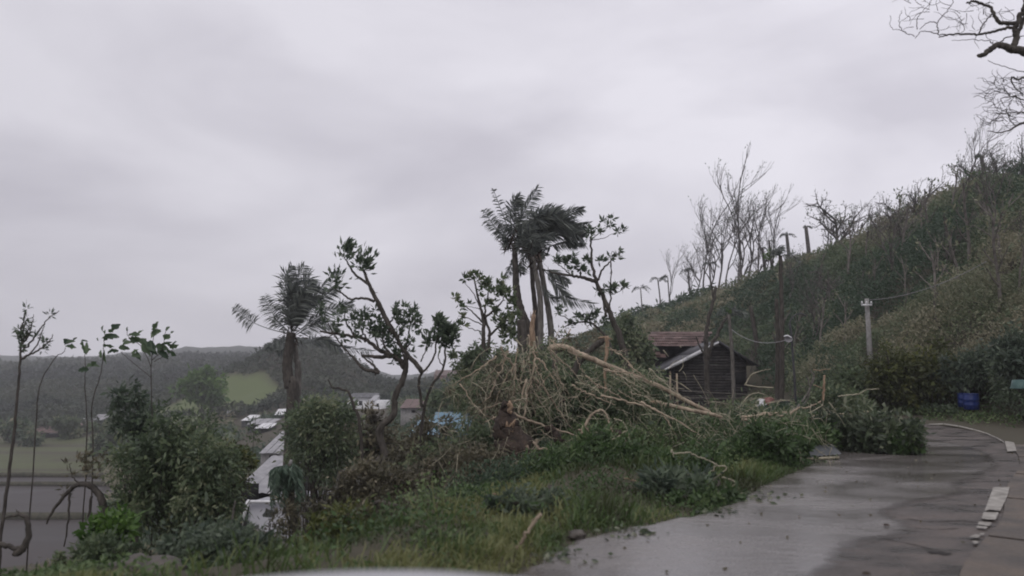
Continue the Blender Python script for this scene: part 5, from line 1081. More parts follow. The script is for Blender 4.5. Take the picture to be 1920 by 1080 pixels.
# tall pole-like palms by the house
def pole_tree(lab, px, base, top, Y, r, m, head=5, bend=0):
    pb, pt = P(px, base, Y), P(px + bend, top, Y); root = empty('slender_trunk', (pb[0], Y, min(pb[2], Hs(pb[0], Y)) - 0.2)); tag(root, lab, 'tree trunk')
    g = G(); g.tube(smooth_line([root.location[:], ((pb + pt) / 2 + (0.05, 0, 0)), pt], 8, 0.01), (r, r * 0.75), 8); g.obj('trunk', m, root, smooth=True)
    for k in range(head):
        a = rng.uniform(0.2, 2.9); d = np.array((math.cos(a), rng.normal() * .4, math.sin(a) * .6)) * 0.5
        frond([pt, pt + d, pt + d * 1.5 + (0.1, 0, -0.3)], L=0.3, n=14, rr=0.02).obj('frond', M_BRIGHT if k == 0 else M_FROND, root)
pole_tree('tallest straight slender trunk right of the house, with a small ragged head', 1465, 765, 480, 30, .10, M_BARK, 6, -2)
pole_tree('dark slender trunk pressed close to the tallest one', 1456, 760, 560, 30.6, .10, M_BARK, 0)
pole_tree('pale lichened slender trunk in front of the dark gable', 1376, 765, 590, 36, .10, M_BARKG, 6, -9)
pole_tree('dark leaning trunk behind the gable end, right of the pale one', 1424, 700, 575, 45, .16, M_BARK, 0, -16)
skeleton_tree('forked_tree', 'dark forked trunk rising in front of the gable ridge', 'tree', Z7, 39, [([(600, 520), (590, 300), (590, 200), (600, 100), (640, -60), (660, -150)], .16, .07), ([(600, 340), (630, 240), (680, 140), (720, 60), (790, -20)], .11, .05), ([(590, 320), (550, 250), (520, 180)], .07, .03), ([(640, -50), (620, -180), (570, -280)], .05, .02)], [], M_DARK, M_BARK)

# ------------------------------------------------------------------ utility pole, lamp post, drums, oddments
up = empty('utility_pole', P(1634, 700, 30.5)); tag(up, 'grey concrete utility pole with a white insulator near its top', 'utility pole')
g = G(); a, b = P(1634, 710, 30.5), P(1625, 560, 30.5); g.tube([a + (0, 0, -1.5), (a + b) / 2, b], (0.13, 0.085), 10); g.obj('pole', M_CONC, up, smooth=True)
g = G(); c = P(1625, 572, 30.3); g.box(c, (0.42, 0.07, 0.07)); g.obj('crossarm', M_WHITE, up)
for s_ in (-.19, 0, .19):
    g = G(); g.tube([c + (s_, 0, 0.03), c + (s_, 0, 0.12), c + (s_, 0, .16)], (0.045, 0.025), 7); g.obj('insulator', M_WHITE, up)
def catenary(p, q, sag, n=24):
    t = np.linspace(0, 1, n)[:, None]; l = p * (1 - t) + q * t; l[:, 2] -= (4 * sag * t * (1 - t))[:, 0]; return l
g = G(); g.tube(catenary(c + (0, 0, .2), P(1850, 490, 26), 0.3), 0.012, 4); tag(g.obj('slack_wire', M_ZINC), 'slack wire running up the slope from the concrete pole', 'wire')
g = G(); g.tube(catenary(P(1372, 618, 35.5), P(1478, 636, 29), 0.35), 0.014, 4); tag(g.obj('slack_wire', M_ZINC), 'pale sagging wire between the lichened trunk and the lamp post', 'wire')
lp = empty('lamp_post', P(1490, 730, 29)); tag(lp, 'thin dark lamp post with a curved arm and a white dish', 'lamp post')
g = G(); g.tube(smooth_line(pts(ZQ, [(505, 900), (495, 700), (480, 480), (465, 290), (452, 210)], 29), 5), 0.042, 6); g.obj('post', M_METAL, lp)
g = G(); g.tube(smooth_line(pts(ZQ, [(452, 212), (470, 165), (510, 132), (555, 128), (595, 148)], 29), 5), 0.024, 6); g.obj('arm', M_METAL, lp)
g = G(); c = pts(ZQ, [(442, 342)], 28.9)[0]; n = 12; V = [c + (0.04, 0.10, 0)]
for ring in (1, 2):
    for k in range(n):
        a = 2 * math.pi * k / n; V.append(c + (math.cos(a) * 0.08 * ring, 0.10 - 0.03 * ring * ring, math.sin(a) * 0.06 * ring))
g.add(V, [(1 + k, 1 + (k + 1) % n, 1 + n + (k + 1) % n, 1 + n + k) for k in range(n)], [(0, 1 + (k + 1) % n, 1 + k) for k in range(n)]); g.obj('dish', M_ZINC, lp, smooth=True)
g = G(); g.tube(smooth_line(pts(ZQ, [(405, 318), (435, 312), (468, 330)], 28.8), 4), 0.028, 5); g.obj('dish_rim', M_WHITE, lp)
def barrel(lab, px, top, base, width, Y, tilt=0.0, m=M_BARREL):
    pb, pt = P(px, base, Y), P(px, top, Y); r = width / FPX * Y / 2; h = pt[2] - pb[2]
    root = empty('plastic_drum', pb); tag(root, lab, 'drum', 'blue drums below the slope'); root.rotation_euler = (0, tilt, 0)
    prof = [(0, 0), (.9, 0), (1, .04), (1, .28), (1.04, .31), (1, .34), (1, .62), (1.04, .65), (1, .68), (1, .94), (.94, 1), (.88, 1), (.86, .96), (0, .96)]
    n = 22; V = [(r * a * math.cos(2 * math.pi * k / n), r * a * math.sin(2 * math.pi * k / n), h * z) for a, z in prof for k in range(n)]
    q = [(j * n + k, j * n + (k + 1) % n, (j + 1) * n + (k + 1) % n, (j + 1) * n + k) for j in range(len(prof) - 1) for k in range(n)]
    g = G().add(V, q); o = bpy.data.objects.new('drum_body', g.mesh('drum_body', m, True)); COL.objects.link(o); o.parent = root
    g = G(); th = np.linspace(0, 2 * math.pi, 23); g.tube(np.column_stack([np.cos(th) * r * .95, np.sin(th) * r * .95, np.full(23, h)]), 0.02, 5); o = bpy.data.objects.new('rim', g.mesh('rim', m)); COL.objects.link(o); o.parent = root
barrel('blue plastic drum standing under the brush, the nearer and brighter of two', 1822, 739, 768, 26, 23.5)
barrel('darker blue drum half hidden behind the brighter one', 1808, 738, 763, 20, 24.3)
tb = empty('teal_tub', P(1912, 728, 20)); tag(tb, 'upturned pale teal tub in the brush at the right edge', 'tub')
g = G(); c = P(1914, 728, 20); n = 14
V = [(c[0] + math.cos(2 * math.pi * k / n) * r_, c[1] + math.sin(2 * math.pi * k / n) * r_, c[2] + z_) for r_, z_ in ((.24, 0), (.19, .22), (.02, .23)) for k in range(n)]
g.add(V, [(j * n + k, j * n + (k + 1) % n, (j + 1) * n + (k + 1) % n, (j + 1) * n + k) for j in range(2) for k in range(n)]); g.obj('tub_body', M_TEAL, tb, smooth=True)
g = G(); th = np.linspace(0, 2 * math.pi, 16); g.tube(np.column_stack([c[0] + np.cos(th) * .245, c[1] + np.sin(th) * .245, np.full(16, c[2])]), 0.015, 5); g.obj('tub_rim', M_TEAL, tb)
# dark corrugated sheet lying on the road
ds = empty('fallen_roof_sheet', P(1535, 856, 12.9)); tag(ds, 'dark corrugated sheet lying flat at the road edge', 'roof sheet')
g = G(); a, b = P(1508, 858, 12.75), P(1578, 856, 12.9); a[2] = 0.05; b[2] = 0.09; corr(g, a, b, np.array((0.12, 0.65, 0.10)), 0, 0.076, 0.018); g.obj('sheet', M_SHEET, ds)
g = G(); g.tube([(a[0], a[1], .03), (b[0] - 0.05, b[1], .04)], 0.025, 5); g.obj('batten', M_PALE, ds)
# clutter by the roadside beyond the fallen branches
cl = empty('clutter_crate', P(1478, 768, 30)); tag(cl, 'white panelled box with a dark frame behind the tan branches', 'box')
g = G(); c = P(1476, 764, 30); g.box(c, (0.36, 0.3, 0.32)); g.obj('panel', M_WHITE, cl)
for s_ in (-1, 1):
    g = G(); g.box(c + (s_ * .23, -.06, 0), (0.07, 0.08, 0.42)); g.obj('frame', M_METAL, cl)
g = G(); g.box(c + (0, -.05, .24), (0.62, 0.3, 0.06)); g.obj('lid', M_METAL, cl)
rb = empty('crumpled_sack', P(1436, 762, 30)); tag(rb, 'crumpled red and white sack caught beyond the branches', 'sack')
def lump(g, c, r, n=10, m=7, amp=.25, tint=.5, seed=0):
    V = []; c = np.asarray(c, float)
    for j in range(m + 1):
        for k in range(n):
            a, b_ = 2 * math.pi * k / n, math.pi * j / m; d = np.array((math.sin(b_) * math.cos(a), math.sin(b_) * math.sin(a), math.cos(b_)))
            V.append(c + d * np.array(r) * (1 + amp * (vnoise(d[0] * 2 + seed + 5, d[1] * 2 + d[2] * 3 + 9, seed) - .5) * 2))
    return g.add(V, [(j * n + k, (j + 1) * n + k, (j + 1) * n + (k + 1) % n, j * n + (k + 1) % n) for j in range(m) for k in range(n)], tint=tint)
g = G(); lump(g, P(1430, 757, 30), (.24, .18, .17), amp=.5, seed=3); g.obj('white_end', M_WHITE, rb)
g = G(); lump(g, P(1441, 754, 29.95), (.22, .18, .16), amp=.5, seed=4); g.obj('red_end', M_RED, rb)
# rocks by the bonnet
for i_, (px, py, Y, r_, lab) in enumerate(((462, 1026, 8.0, (.42, .3, .14), 'long flat rock on the verge below the peeling wall'), (300, 1066, 6.6, (.22, .2, .08), 'mud-caked rock at the verge near the picture bottom'), (250, 1064, 6.9, (.2, .18, .09), 'smaller mud-caked rock left of the bottom one'), (920, 1012, 7.2, (.09, .08, .06), 'small grey stone in the grass above the stick'), (1082, 1004, 7.1, (.08, .07, .05), 'small stone at the grass edge beside the water'))):
    c = P(px, py, Y); g = G(); lump(g, c, r_, 16, 10, .35, seed=i_ + 20); o = g.obj('rock', M_ROCK, smooth=True, org=c); tag(o, lab, 'rock')

# ------------------------------------------------------------------ storm debris: trunks and branches
def piece(name, lab, cat, Z, Y, p_, r0, r1, m=M_TAN, k=7, splinter=0, side=(), wob=0.006, dy=0.0, grp=None):
    l = smooth_line(pts(Z, p_, Y, dy), 6, wob); root = empty(name, l[0]); tag(root, lab, cat, grp)
    g = G(); rr = np.linspace(r0, r1, len(l)) * (1 + 0.12 * (vnoise(np.arange(len(l)) * .7, np.zeros(len(l)), len(lab)) - .5)); g.tube(l, rr, k, 0.5); g.obj('stem', m, root, smooth=True)
    for q, a, b in side:
        g = G(); g.tube(smooth_line(pts(Z, q, Y, dy), 5, wob), (a, b), 5, 0.5); g.obj('twig', m, root)
    if splinter:
        for e in range(splinter):
            end = l[0] if e % 2 == 0 or splinter < 4 else l[0]; d = unit(l[0] - l[2]); o = end + rng.normal(size=3) * r0 * 0.5
            g = G(); g.tube([o - d * r0 * 1.5, o + d * r0 * rng.uniform(1, 3.5) + rng.normal(size=3) * r0 * .4], (r0 * .35, 0.003), 4); g.obj('splinter', M_SPLINT, root)
    return root
FT, FB, HV = 'fallen trunk', 'fallen branch', 'hanging branch'
piece('broken_tree', 'upright tan trunk snapped to a sharp splinter at the foot of the palms', 'broken trunk', Z4, 20, [(630, 905), (620, 1000), (625, 1100), (640, 1200), (600, 1350)], .055, .12, M_SPLINT, splinter=6)
piece('fallen_tree', 'long straight fallen trunk slanting right past the dark gable', FT, Z5, 15.6, [(760, 190), (860, 185), (960, 230), (1040, 260), (1200, 330), (1500, 450), (1650, 530), (1840, 625)], .075, .04, M_TAN, 9)
piece('fallen_tree', 'second fallen trunk below the long one, butt end broken', FT, Z7, 15.2, [(250, 625), (330, 650), (480, 680), (640, 712), (700, 730)], .05, .035, M_TAN, 8, splinter=3)
piece('leaning_tree', 'dark leaning broken trunk meeting the hanging splinter at its top', 'broken trunk', Z5, 16.5, [(1130, 130), (1050, 190), (960, 280), (900, 400), (840, 560), (830, 700)], .065, .09, M_BARK, 9)
piece('splintered_wood', 'pale upright splinter hanging from the top of the leaning trunk', 'splintered wood', Z5, 16.2, [(1140, 110), (1145, 200), (1130, 330), (1135, 450), (1125, 595)], .05, .02, M_SPLINT, 7, side=[([(1150, 120), (1180, 130)], .02, .01), ([(1140, 115), (1085, 120)], .03, .015), ([(1125, 420), (1160, 440)], .015, .008), ([(1110, 530), (1160, 540)], .015, .008)])
piece('leaning_tree', 'thin brown trunk curving over behind the leaning broken one', 'broken trunk', Z5, 18.5, [(800, 560), (790, 400), (800, 260), (820, 200), (880, 185)], .07, .06, M_BARK, 8)
piece('leaning_tree', 'brown half-snapped trunk under the palms', 'broken trunk', Z5, 19.5, [(600, 640), (590, 500), (575, 300), (570, 100), (565, 0)], .13, .12, M_BARK, 9)
piece('cut_log', 'short dark-barked log lying tilted above the grass crest', 'log', ZD, 13, [(795, 535), (850, 600), (920, 690), (1000, 770), (1045, 805)], .075, .085, M_STUMP, 10)
piece('cut_log', 'short dark log end poking out right of the tilted one', 'log', ZE, 12.5, [(268, 490), (290, 540), (325, 610)], .05, .045, M_STUMP, 9)
piece('fallen_branch', 'straight tan branch running from the stump top down to the grass', FB, ZD, 13.3, [(400, 380), (470, 420), (560, 460), (800, 545), (1000, 605), (1210, 662)], .032, .012, M_TAN, 7)
piece('fallen_branch', 'short curved tan branch lying on the grass below the tilted log', FB, ZD, 12.2, [(650, 690), (710, 770), (760, 758), (850, 795), (950, 825), (1160, 825)], .02, .012, M_TAN, 6)
piece('hooked_branch', 'hooked tan branch broken over, left of the thin white stem', FB, ZD, 13.5, [(1130, 610), (1170, 530), (1230, 430), (1280, 390), (1340, 370), (1400, 440), (1420, 520), (1445, 600)], .028, .012, M_TAN, 7, side=[([(1180, 550), (1220, 600)], .015, .008), ([(1100, 575), (1160, 585)], .02, .01)])
piece('bent_sapling', 'thin pale stem bent over and hanging down into the weeds', HV, ZE, 12, [(150, 585), (260, 540), (345, 482), (360, 560), (380, 680), (398, 780), (400, 960)], .014, .008, M_PALE, 6, side=[([(230, 380), (300, 410), (345, 480)], .01, .006)])
piece('fallen_branch', 'long thin branch sweeping down through the brush, upper of two', FB, ZE, 14, [(120, 190), (250, 215), (400, 250), (520, 285), (620, 330), (700, 430), (775, 560)], .022, .008, M_TAN, 6)
piece('fallen_branch', 'long thin branch sweeping down through the brush, lower of two', FB, ZE, 13.7, [(455, 240), (600, 320), (780, 410), (900, 490), (1030, 560)], .022, .008, M_TAN, 6)
piece('fallen_branch', 'forked branch dropping from the second fallen trunk', FB, ZE, 14.5, [(800, 310), (850, 390), (930, 475)], .016, .008, M_PALE, 6, side=[([(780, 470), (900, 430), (990, 360)], .012, .006)])
piece('fallen_branch', 'leafless tan branch at the far right of the heap, longest of its group', FB, Z7, 15.5, [(830, 725), (1000, 715), (1100, 720), (1170, 750)], .028, .02, M_TAN, 7)
piece('fallen_branch', 'tan branch crossing low under the white box', FB, Z7, 15.2, [(830, 740), (900, 750), (990, 765), (1130, 775), (1220, 745), (1380, 715), (1560, 705), (1700, 690)], .026, .012, M_TAN, 7, side=[([(1100, 775), (1125, 810)], .02, .012)])
piece('fallen_branch', 'pale short pole lying level before the white box', FB, Z7, 16.2, [(940, 705), (1060, 700), (1170, 695)], .028, .024, M_TAN, 7)
piece('broken_sapling', 'Y-shaped broken sapling standing bent at the right of the heap', 'broken sapling', ZQ, 17, [(410, 1000), (500, 930), (570, 850), (620, 770), (650, 690), (655, 640), (620, 605)], .026, .014, M_BARKG, 7, side=[([(620, 740), (610, 690), (598, 650)], .02, .012), ([(620, 760), (610, 830), (560, 900)], .022, .012), ([(630, 720), (650, 670)], .02, .012)])
piece('broken_sapling', 'short upright reddish stake right of the Y-shaped sapling', 'stake', ZQ, 18, [(735, 860), (742, 760), (745, 645)], .03, .025, M_SPLINT, 6, side=[([(655, 730), (700, 745), (760, 770)], .014, .008), ([(650, 600), (720, 605), (800, 590)], .012, .006)])
piece('fallen_branch', 'thin pale branch lying over the brush toward the blue drums', FB, ZQ, 17.5, [(860, 825), (950, 812), (1040, 800), (1110, 765), (1210, 762)], .014, .008, M_PALE, 6)
piece('fallen_branch', 'tan branch fork low at the right end of the heap', FB, ZG, 15.8, [(780, 890), (900, 800), (1050, 700), (1200, 700), (1400, 620), (1500, 560)], .026, .012, M_TAN, 6, side=[([(820, 1010), (960, 950), (1080, 930), (1300, 870), (1500, 850)], .02, .01), ([(860, 910), (930, 970)], .02, .012)])
piece('fence_rail', 'thin horizontal rail in front of the dark gable, upper', 'rail', Z7, 34, [(430, 552), (600, 560), (800, 572), (900, 575)], .02, .018, M_BARKG, 5)
piece('fence_rail', 'thin horizontal rail in front of the dark gable, lower', 'rail', Z7, 34, [(480, 595), (650, 600), (870, 600), (930, 610)], .02, .018, M_BARKG, 5)
piece('fallen_branch', 'arched pale branch beyond the right eave', FB, Z7, 20, [(800, 680), (870, 590), (930, 565), (1000, 580)], .02, .01, M_PALE, 6)
piece('fallen_branch', 'pale stick hanging level just right of the gable', FB, Z7, 22, [(850, 508), (930, 522), (1045, 528)], .022, .014, M_PALE, 6)
piece('fallen_branch', 'curved tan branch standing up right of the gable', FB, Z7, 20, [(850, 510), (900, 440), (960, 415), (1025, 403)], .018, .008, M_PALE, 6)
piece('vine', 'looping pale vine over the dark leaf fan by the road', 'vine', ZF, 9.6, [(1380, 165), (1400, 190), (1500, 190), (1570, 215), (1630, 235), (1700, 275), (1770, 290), (1750, 330), (1650, 400), (1560, 440), (1450, 480)], .011, .007, M_PALE, 6, side=[([(1700, 285), (1640, 335), (1560, 352), (1480, 355), (1400, 430)], .01, .006), ([(1380, 165), (1395, 220)], .01, .007)])
piece('vine', 'second pale vine loop at the very edge of the water', 'vine', ZF, 9.3, [(1740, 365), (1810, 385), (1840, 415), (1780, 440), (1640, 460), (1570, 500), (1560, 560)], .010, .006, M_PALE, 6)
piece('stick', 'smooth bare stick lying from the grass onto the wet road', 'stick', ZF, 6.6, [(440, 630), (380, 700), (330, 780), (280, 860), (200, 930), (90, 990)], .016, .012, M_TAN, 8, side=[([(380, 700), (378, 675)], .007, .003)])
piece('stick', 'short reddish stick in the weeds left of the leaf fan', 'stick', ZF, 9.8, [(1040, 370), (1100, 385), (1175, 405)], .010, .006, M_SPLINT, 6)
piece('stick', 'tiny curved twig in the grass far left of the log', 'stick', ZF, 9, [(95, 480), (125, 500), (130, 530)], .010, .007, M_SPLINT, 6)
piece('splintered_stick', 'pale broken stick standing in the brush left of the stump', 'stick', ZD, 13.5, [(30, 790), (55, 850), (60, 920), (45, 985)], .026, .02, M_TAN, 6, side=[([(10, 860), (60, 850)], .01, .006)])
skeleton_tree('bare_sapling', 'cut bare stem leaning far left over the peeling wall', 'bare stem', ZP(400, 880, 5.4), 10.5, [([(80, 720), (140, 620), (190, 500), (220, 320)], .025, .012)], [], M_DARK, M_BARKG)
# the hanging curtain of broken thin stems over the middle thicket
cur = [([(430, 180), (450, 230), (510, 295), (535, 400), (545, 460)], .022), ([(530, 130), (580, 210), (560, 250), (545, 290)], .018), ([(645, 200), (660, 250), (720, 300), (790, 410), (835, 520)], .028), ([(655, 385), (740, 490), (790, 560), (850, 660), (920, 750)], .026), ([(600, 400), (560, 560), (530, 800)], .026), ([(605, 500), (590, 640), (550, 720)], .022), ([(610, 540), (645, 590), (662, 655)], .018), ([(660, 260), (640, 380), (610, 480), (575, 620)], .022),
       ([(525, 290), (520, 460), (495, 550)], .018), ([(630, 440), (700, 560), (780, 680)], .02), ([(220, 345), (260, 270), (320, 210), (400, 190)], .014), ([(430, 560), (330, 600), (240, 680), (215, 760)], .018), ([(440, 650), (340, 680), (270, 760), (250, 860)], .018), ([(400, 735), (330, 790), (285, 890)], .016), ([(380, 650), (350, 740), (320, 800)], .014), ([(430, 800), (380, 880), (340, 930)], .014), ([(150, 430), (240, 560), (350, 660)], .014), ([(440, 870), (390, 920), (375, 970)], .014),
       ([(900, 60), (840, 160), (830, 190)], .014), ([(760, 110), (750, 200), (720, 290)], .012), ([(670, 110), (690, 200), (740, 250)], .012), ([(780, 170), (800, 110), (820, 60)], .012), ([(1165, 190), (1240, 240), (1310, 310), (1330, 400), (1310, 500)], .018), ([(1160, 200), (1230, 210), (1310, 200)], .01), ([(1290, 300), (1370, 370), (1440, 420), (1512, 440)], .014), ([(950, 520), (860, 540), (780, 600)], .014), ([(760, 370), (700, 430), (655, 520)], .014), ([(1090, 450), (1020, 510), (990, 560)], .012), ([(1160, 370), (1250, 370), (1350, 380)], .012), ([(860, 560), (880, 660), (870, 720)], .014), ([(560, 540), (500, 550), (430, 560)], .014), ([(600, 530), (555, 545), (545, 640)], .018), ([(700, 740), (760, 790), (850, 850)], .012)]
base_cur = list(cur)
for k in range(38):
    sx_, sy_ = (rng.uniform(330, 960), rng.uniform(90, 420)) if k % 3 else (rng.uniform(900, 1500), rng.uniform(260, 500)); n_ = 4
    a_ = math.atan2(sy_ + 60, (sx_ - 640) * 1.1) + rng.normal() * .22 if k % 3 else rng.uniform(0.15, 0.8); st_ = rng.uniform(45, 95); l_ = [(sx_, sy_)]
    for j in range(n_): a_ += rng.normal() * .10; l_.append((l_[-1][0] + math.cos(a_) * st_, l_[-1][1] + abs(math.sin(a_)) * st_))
    if l_[-1][1] < 940 - (max(0, sx_ - 900)) * .2: cur.append((l_, rng.uniform(.011, .024)))
cb = empty('broken_branch_curtain', P(990, 760, 15)); tag(cb, 'curtain of thin stripped branches hanging over the middle thicket', 'broken branches')
for l_, r_ in cur:
    ln = smooth_line(pts(Z5, l_, 14.6 + rng.uniform(-1, 1.0)), 5, 0.012); g = G(); g.tube(ln, (r_ * .95, r_ * .7, r_ * 0.25), 5, 0.5); br_ = g.obj('branch', M_TAN if rng.uniform() < .65 else M_PALE, cb)
    g = G(); g2 = G()
    for q_ in range(4):
        o_ = ln[rng.integers(1, len(ln))]; d_ = unit(rng.normal(size=3) + (0.2, -.3, -.4)) * rng.uniform(.15, .5)
        g.tube(smooth_line([o_, o_ + d_ * .5 + rng.normal(size=3) * .03, o_ + d_], 3), (r_ * .35, .002), 3, .7, cap=False)
        g2.leaves(o_ + (0, .12, 0) + d_ * rng.uniform(.4, 1.1, 6)[:, None] + rng.normal(size=(6, 3)) * .06, .08, .03, (0, 0, -.6))
    tag(g.obj('twigs', M_PALE, cb), kind='stuff'); g2.obj('foliage', M_MID, cb)
# wet dark stump with torn top
st = empty('torn_stump', P(960, 880, 13.2)); tag(st, 'thick wet dark stump with a torn splintered top, left of the tilted log', 'stump')
g = G(); l = pts(ZD, [(560, 1060), (520, 900), (430, 720), (380, 560), (365, 470), (380, 380), (385, 290)], 13.2); g.tube(smooth_line(l, 5, .02), (.55, .45, .30, .24, .2, .12, .09), 12); g.obj('stem', M_STUMP, st)
for x, y in ((330, 480), (380, 470), (420, 500), (300, 490), (450, 520), (360, 270), (410, 270), (470, 460)):
    g = G(); a = pts(ZD, [(x * .6 + 380 * .4, y + 70), (x, y)], 13.0); g.tube(a, (.05, .004), 5); g.obj('splinter', M_SPLINT if x > 370 else M_STUMP, st)
g = G(); g.tube(smooth_line(pts(ZD, [(395, 300), (420, 340), (400, 380), (430, 400)], 13.0), 4), (.05, .03), 6); g.obj('splinter', M_SPLINT, st)
for q in range(14):
    x = rng.uniform(480, 700); g = G(); g.tube(smooth_line(pts(ZD, [(x, rng.uniform(620, 780)), (x + rng.uniform(-40, 40), 800), (x + rng.uniform(-60, 80), rng.uniform(850, 930))], 13.0 + rng.uniform(-.4, .3)), 4), (.03, .01), 5); g.obj('root', M_STUMP if q % 3 else M_TAN, st)
# weeds between the apron and the hill foot
y = rng.uniform(8, 27, 90000); x = rng.uniform(6, 22, 90000); dR = seg_dist(x, y, RIGHT)
k = (~in_poly(x, y, ROADPOLY)) & (ppx(x, y) > 1500) & (ppx(x, y) < 2200) & (dR > np.where(y > 20, 0.9, 1.9) + 1.2 * vnoise(x, y, 3)) & (y > 15.5) & (H(x, y) < 0.8) & (rng.uniform(0, 1, 90000) < np.clip(fbm(x / 1.5, y / 1.5, 50) * 3 - .8, .1, 1)); x, y = x[k], y[k]
g = G(); g.leaves(np.stack([x, y, H(x, y) + rng.uniform(0, .28, len(x)) * np.clip(seg_dist(x, y, RIGHT) - 1, .3, 1)], -1), 0.10, 0.04, (0, 0, .6), np.clip(fbm(x, y, 51) * 1.3 - .1 + rng.normal(0, .15, len(x)), 0, 1))
tag(g.obj('weeds', M_WEED), 'green weeds along the far side of the bend', 'weeds', kind='stuff')
# countless small twigs and straws through the debris
g = G()
for k in range(600):
    px = rng.uniform(800, 1560); py = rng.uniform(690, 880) if px < 1300 else rng.uniform(750, 850); Y = rng.uniform(12, 17.5)
    if py > 860 - max(0, px - 1300) * .1 and Y > 13.5: Y = 12
    p = P(px, py, Y)
    if p[2] < Hs(p[0], p[1]): continue
    d = unit(rng.normal(size=3) * (1, .6, .8) + (0.2, 0, -.5)) * rng.uniform(.15, .6)
    g.tube(smooth_line([p, p + d * .5 + rng.normal(size=3) * .04, p + d + (0, 0, -.06)], 2), (rng.uniform(.003, .009), .003), 3, rng.uniform(0, 1), cap=False)
tag(g.obj('twig_litter', M_PALE), 'countless thin broken twigs caught in the thicket', 'twigs', kind='stuff')

# ------------------------------------------------------------------ overhanging bare tree, top right
tr = empty('overhanging_tree', (9.6, 10.5, -0.02)); tag(tr, 'bare tree leaning in from the right, its twisted limbs against the sky', 'tree')
g = G()
Yt = 10.0
TL = [([(2400, 3600), (2100, 2400), (1900, 1400), (1700, 800), (1500, 480), (1250, 400), (1160, 395)], .16, .07), ([(1250, 400), (1110, 390), (1060, 388), (1010, 358), (960, 350), (900, 385), (850, 425), (805, 440)], .06, .028), ([(1075, 385), (1100, 300), (1095, 220), (1130, 130), (1165, 60), (1180, -60)], .045, .03), ([(1100, 290), (1140, 200), (1180, 90)], .03, .02),
      ([(1090, 190), (1020, 180), (970, 175), (930, 120), (905, 60), (850, 35), (770, 10), (715, 25)], .03, .012), ([(1085, 212), (1000, 225), (900, 255), (810, 268), (700, 268), (640, 262), (560, 275), (500, 290)], .022, .008), ([(815, 265), (835, 200), (880, 150), (915, 110)], .01, .008), ([(560, 272), (480, 265), (400, 240), (350, 255), (315, 300)], .008, .004), ([(495, 260), (485, 185), (420, 175), (350, 230)], .008, .004), ([(488, 180), (540, 110), (600, 40), (610, -20)], .007, .004),
      ([(315, 280), (250, 260), (200, 235), (130, 215), (120, 120)], .005, .003), ([(330, 230), (330, 150), (380, 80), (440, 20)], .006, .003), ([(210, 240), (190, 150), (215, 80)], .005, .003), ([(975, 330), (1040, 285), (1163, 280)], .010, .006), ([(900, 315), (760, 310), (600, 315)], .006, .003), ([(900, 320), (930, 350)], .008, .005),
      ([(1400, 560), (1163, 560), (1040, 530), (880, 470)], .008, .004), ([(1400, 700), (1200, 610), (1110, 620), (1070, 600), (1080, 670), (1163, 740)], .016, .008), ([(1400, 980), (1163, 960), (1100, 985), (1000, 1030), (880, 1020)], .02, .005), ([(1400, 900), (1160, 880), (1050, 880), (900, 890)], .014, .004), ([(1900, 1300), (1600, 1060), (1400, 970), (1163, 955)], .08, .02), ([(1500, 480), (1500, 700), (1400, 900)], .07, .02), ([(1163, 780), (1080, 750), (990, 770), (1010, 830)], .01, .004), ([(1163, 680), (1090, 700), (1010, 660), (940, 670)], .007, .003), ([(1100, 985), (1060, 940), (1020, 870), (930, 840)], .008, .003)]
for l_, a, b in TL: g.tube(smooth_line(pts(ZT, l_, Yt), 6, .006), (a, b), 7, rng.uniform(.2, .7))
for k in range(150):
    if k < 55: s = (rng.uniform(250, 1100), rng.uniform(-30, 270))
    else: s = (rng.uniform(900, 1250), rng.uniform(590, 1010))
    l_ = [s]; a = rng.uniform(2.2, 4.2)
    for j in range(4): a += rng.normal() * .5; l_.append((l_[-1][0] + math.cos(a) * 42, l_[-1][1] + math.sin(a) * 30))
    g.tube(smooth_line(pts(ZT, l_, Yt + rng.uniform(-.6, .6)), 3), (.005, .002), 3, .5, cap=False)
g.obj('trunk', M_BARK, tr, smooth=True, org=(9.6, 10.5, -0.02))

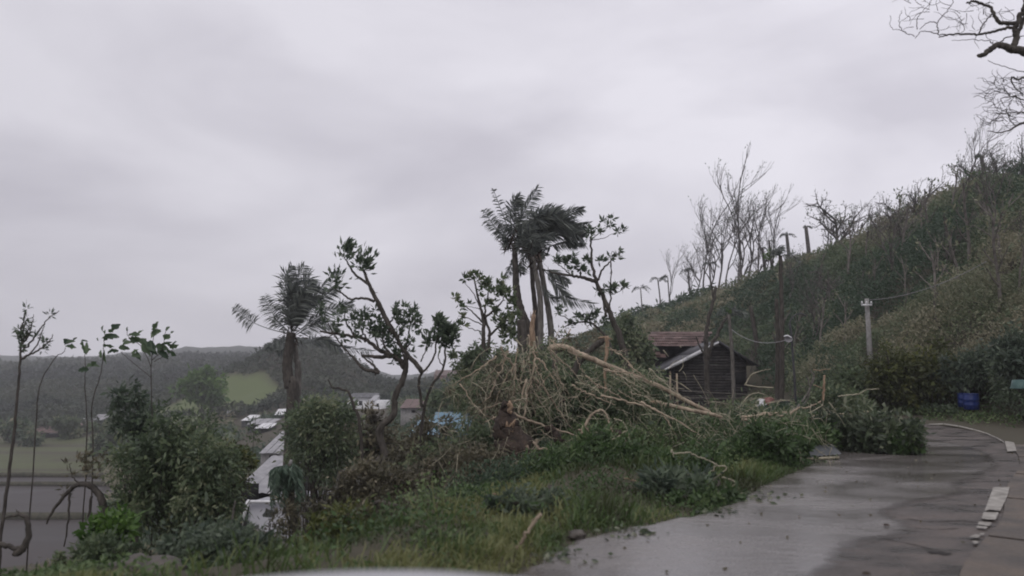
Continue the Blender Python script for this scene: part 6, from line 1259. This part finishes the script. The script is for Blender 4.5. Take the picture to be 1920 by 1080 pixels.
# ------------------------------------------------------------------ front of the car the view is from
car = empty('car', (-0.25, 1.0, 0)); tag(car, 'pale car bonnet edge crossing the bottom of the view', 'car')
M_PAINTC = mat('car_paint', (0.36, 0.36, 0.375), (0.42, 0.42, 0.435), rough=0.3, spec=0.6, scale=2); M_GLASSL = mat('lamp_lens', (0.6, 0.6, 0.62), rough=0.1, spec=0.8); M_TYRE = mat('tyre_rubber', (0.012, 0.012, 0.012), (0.03, 0.03, 0.03), rough=0.8)
def surf(fn, nu_, nv_, name, m, par):
    V = [fn(a / (nu_ - 1), b / (nv_ - 1)) for a in range(nu_) for b in range(nv_)]
    g = G().add(V, [(a * nv_ + b, a * nv_ + b + 1, (a + 1) * nv_ + b + 1, (a + 1) * nv_ + b) for a in range(nu_ - 1) for b in range(nv_ - 1)]); return g.obj(name, m, par, smooth=True)
CX, HZ = -0.28, 1.105
def hood(a, b):
    s = 2 * a - 1; x = CX + 0.78 * s; edge_y = 1.78 - 0.42 * abs(s) ** 2.2
    y = 0.95 + (edge_y - 0.95) * min(1, b * 1.25); z = HZ - 0.034 * abs(s) ** 2.2 - 0.03 * max(0, b - .3)
    if b > 0.8: k = (b - 0.8) / 0.2; y += 0.05 * k; z -= 0.13 * k * k + .03 * k
    return (x, y, z)
surf(hood, 41, 20, 'bonnet', M_PAINTC, car)
def nose(a, b):
    s = 2 * a - 1; x = CX + 0.82 * s; edge_y = 1.83 - 0.44 * abs(s) ** 2.2
    return (x, edge_y + 0.10 * math.sin(b * math.pi), HZ - 0.19 - 0.105 * abs(s) ** 2 - 0.55 * b)
surf(nose, 31, 10, 'bumper', M_PAINTC, car)
for s in (-1, 1):
    surf(lambda a, b, s=s: (CX + s * (0.80 + 0.08 * math.sin(b * 2.6)), -0.1 + a * 1.5, HZ - 0.13 - 0.62 * b), 10, 10, 'wing', M_PAINTC, car)
    g = G(); lump(g, (CX + s * 0.58, 1.62, 0.84), (.17, .12, .07), amp=0.05); g.obj('headlight', M_GLASSL, car, smooth=True)
    g = G(); c = np.array((CX + s * 0.74, 0.75, 0.31)); th = np.linspace(0, 2 * math.pi, 25); g.tube(np.column_stack([np.full(25, c[0]), c[1] + np.cos(th) * .23, c[2] + np.sin(th) * .23]), .08, 8); w = g.obj('tyre', M_TYRE, car, smooth=True)
g = G(); g.box((CX, 1.90, 0.62), (0.9, 0.04, 0.16)); g.obj('grille', M_METAL, car)
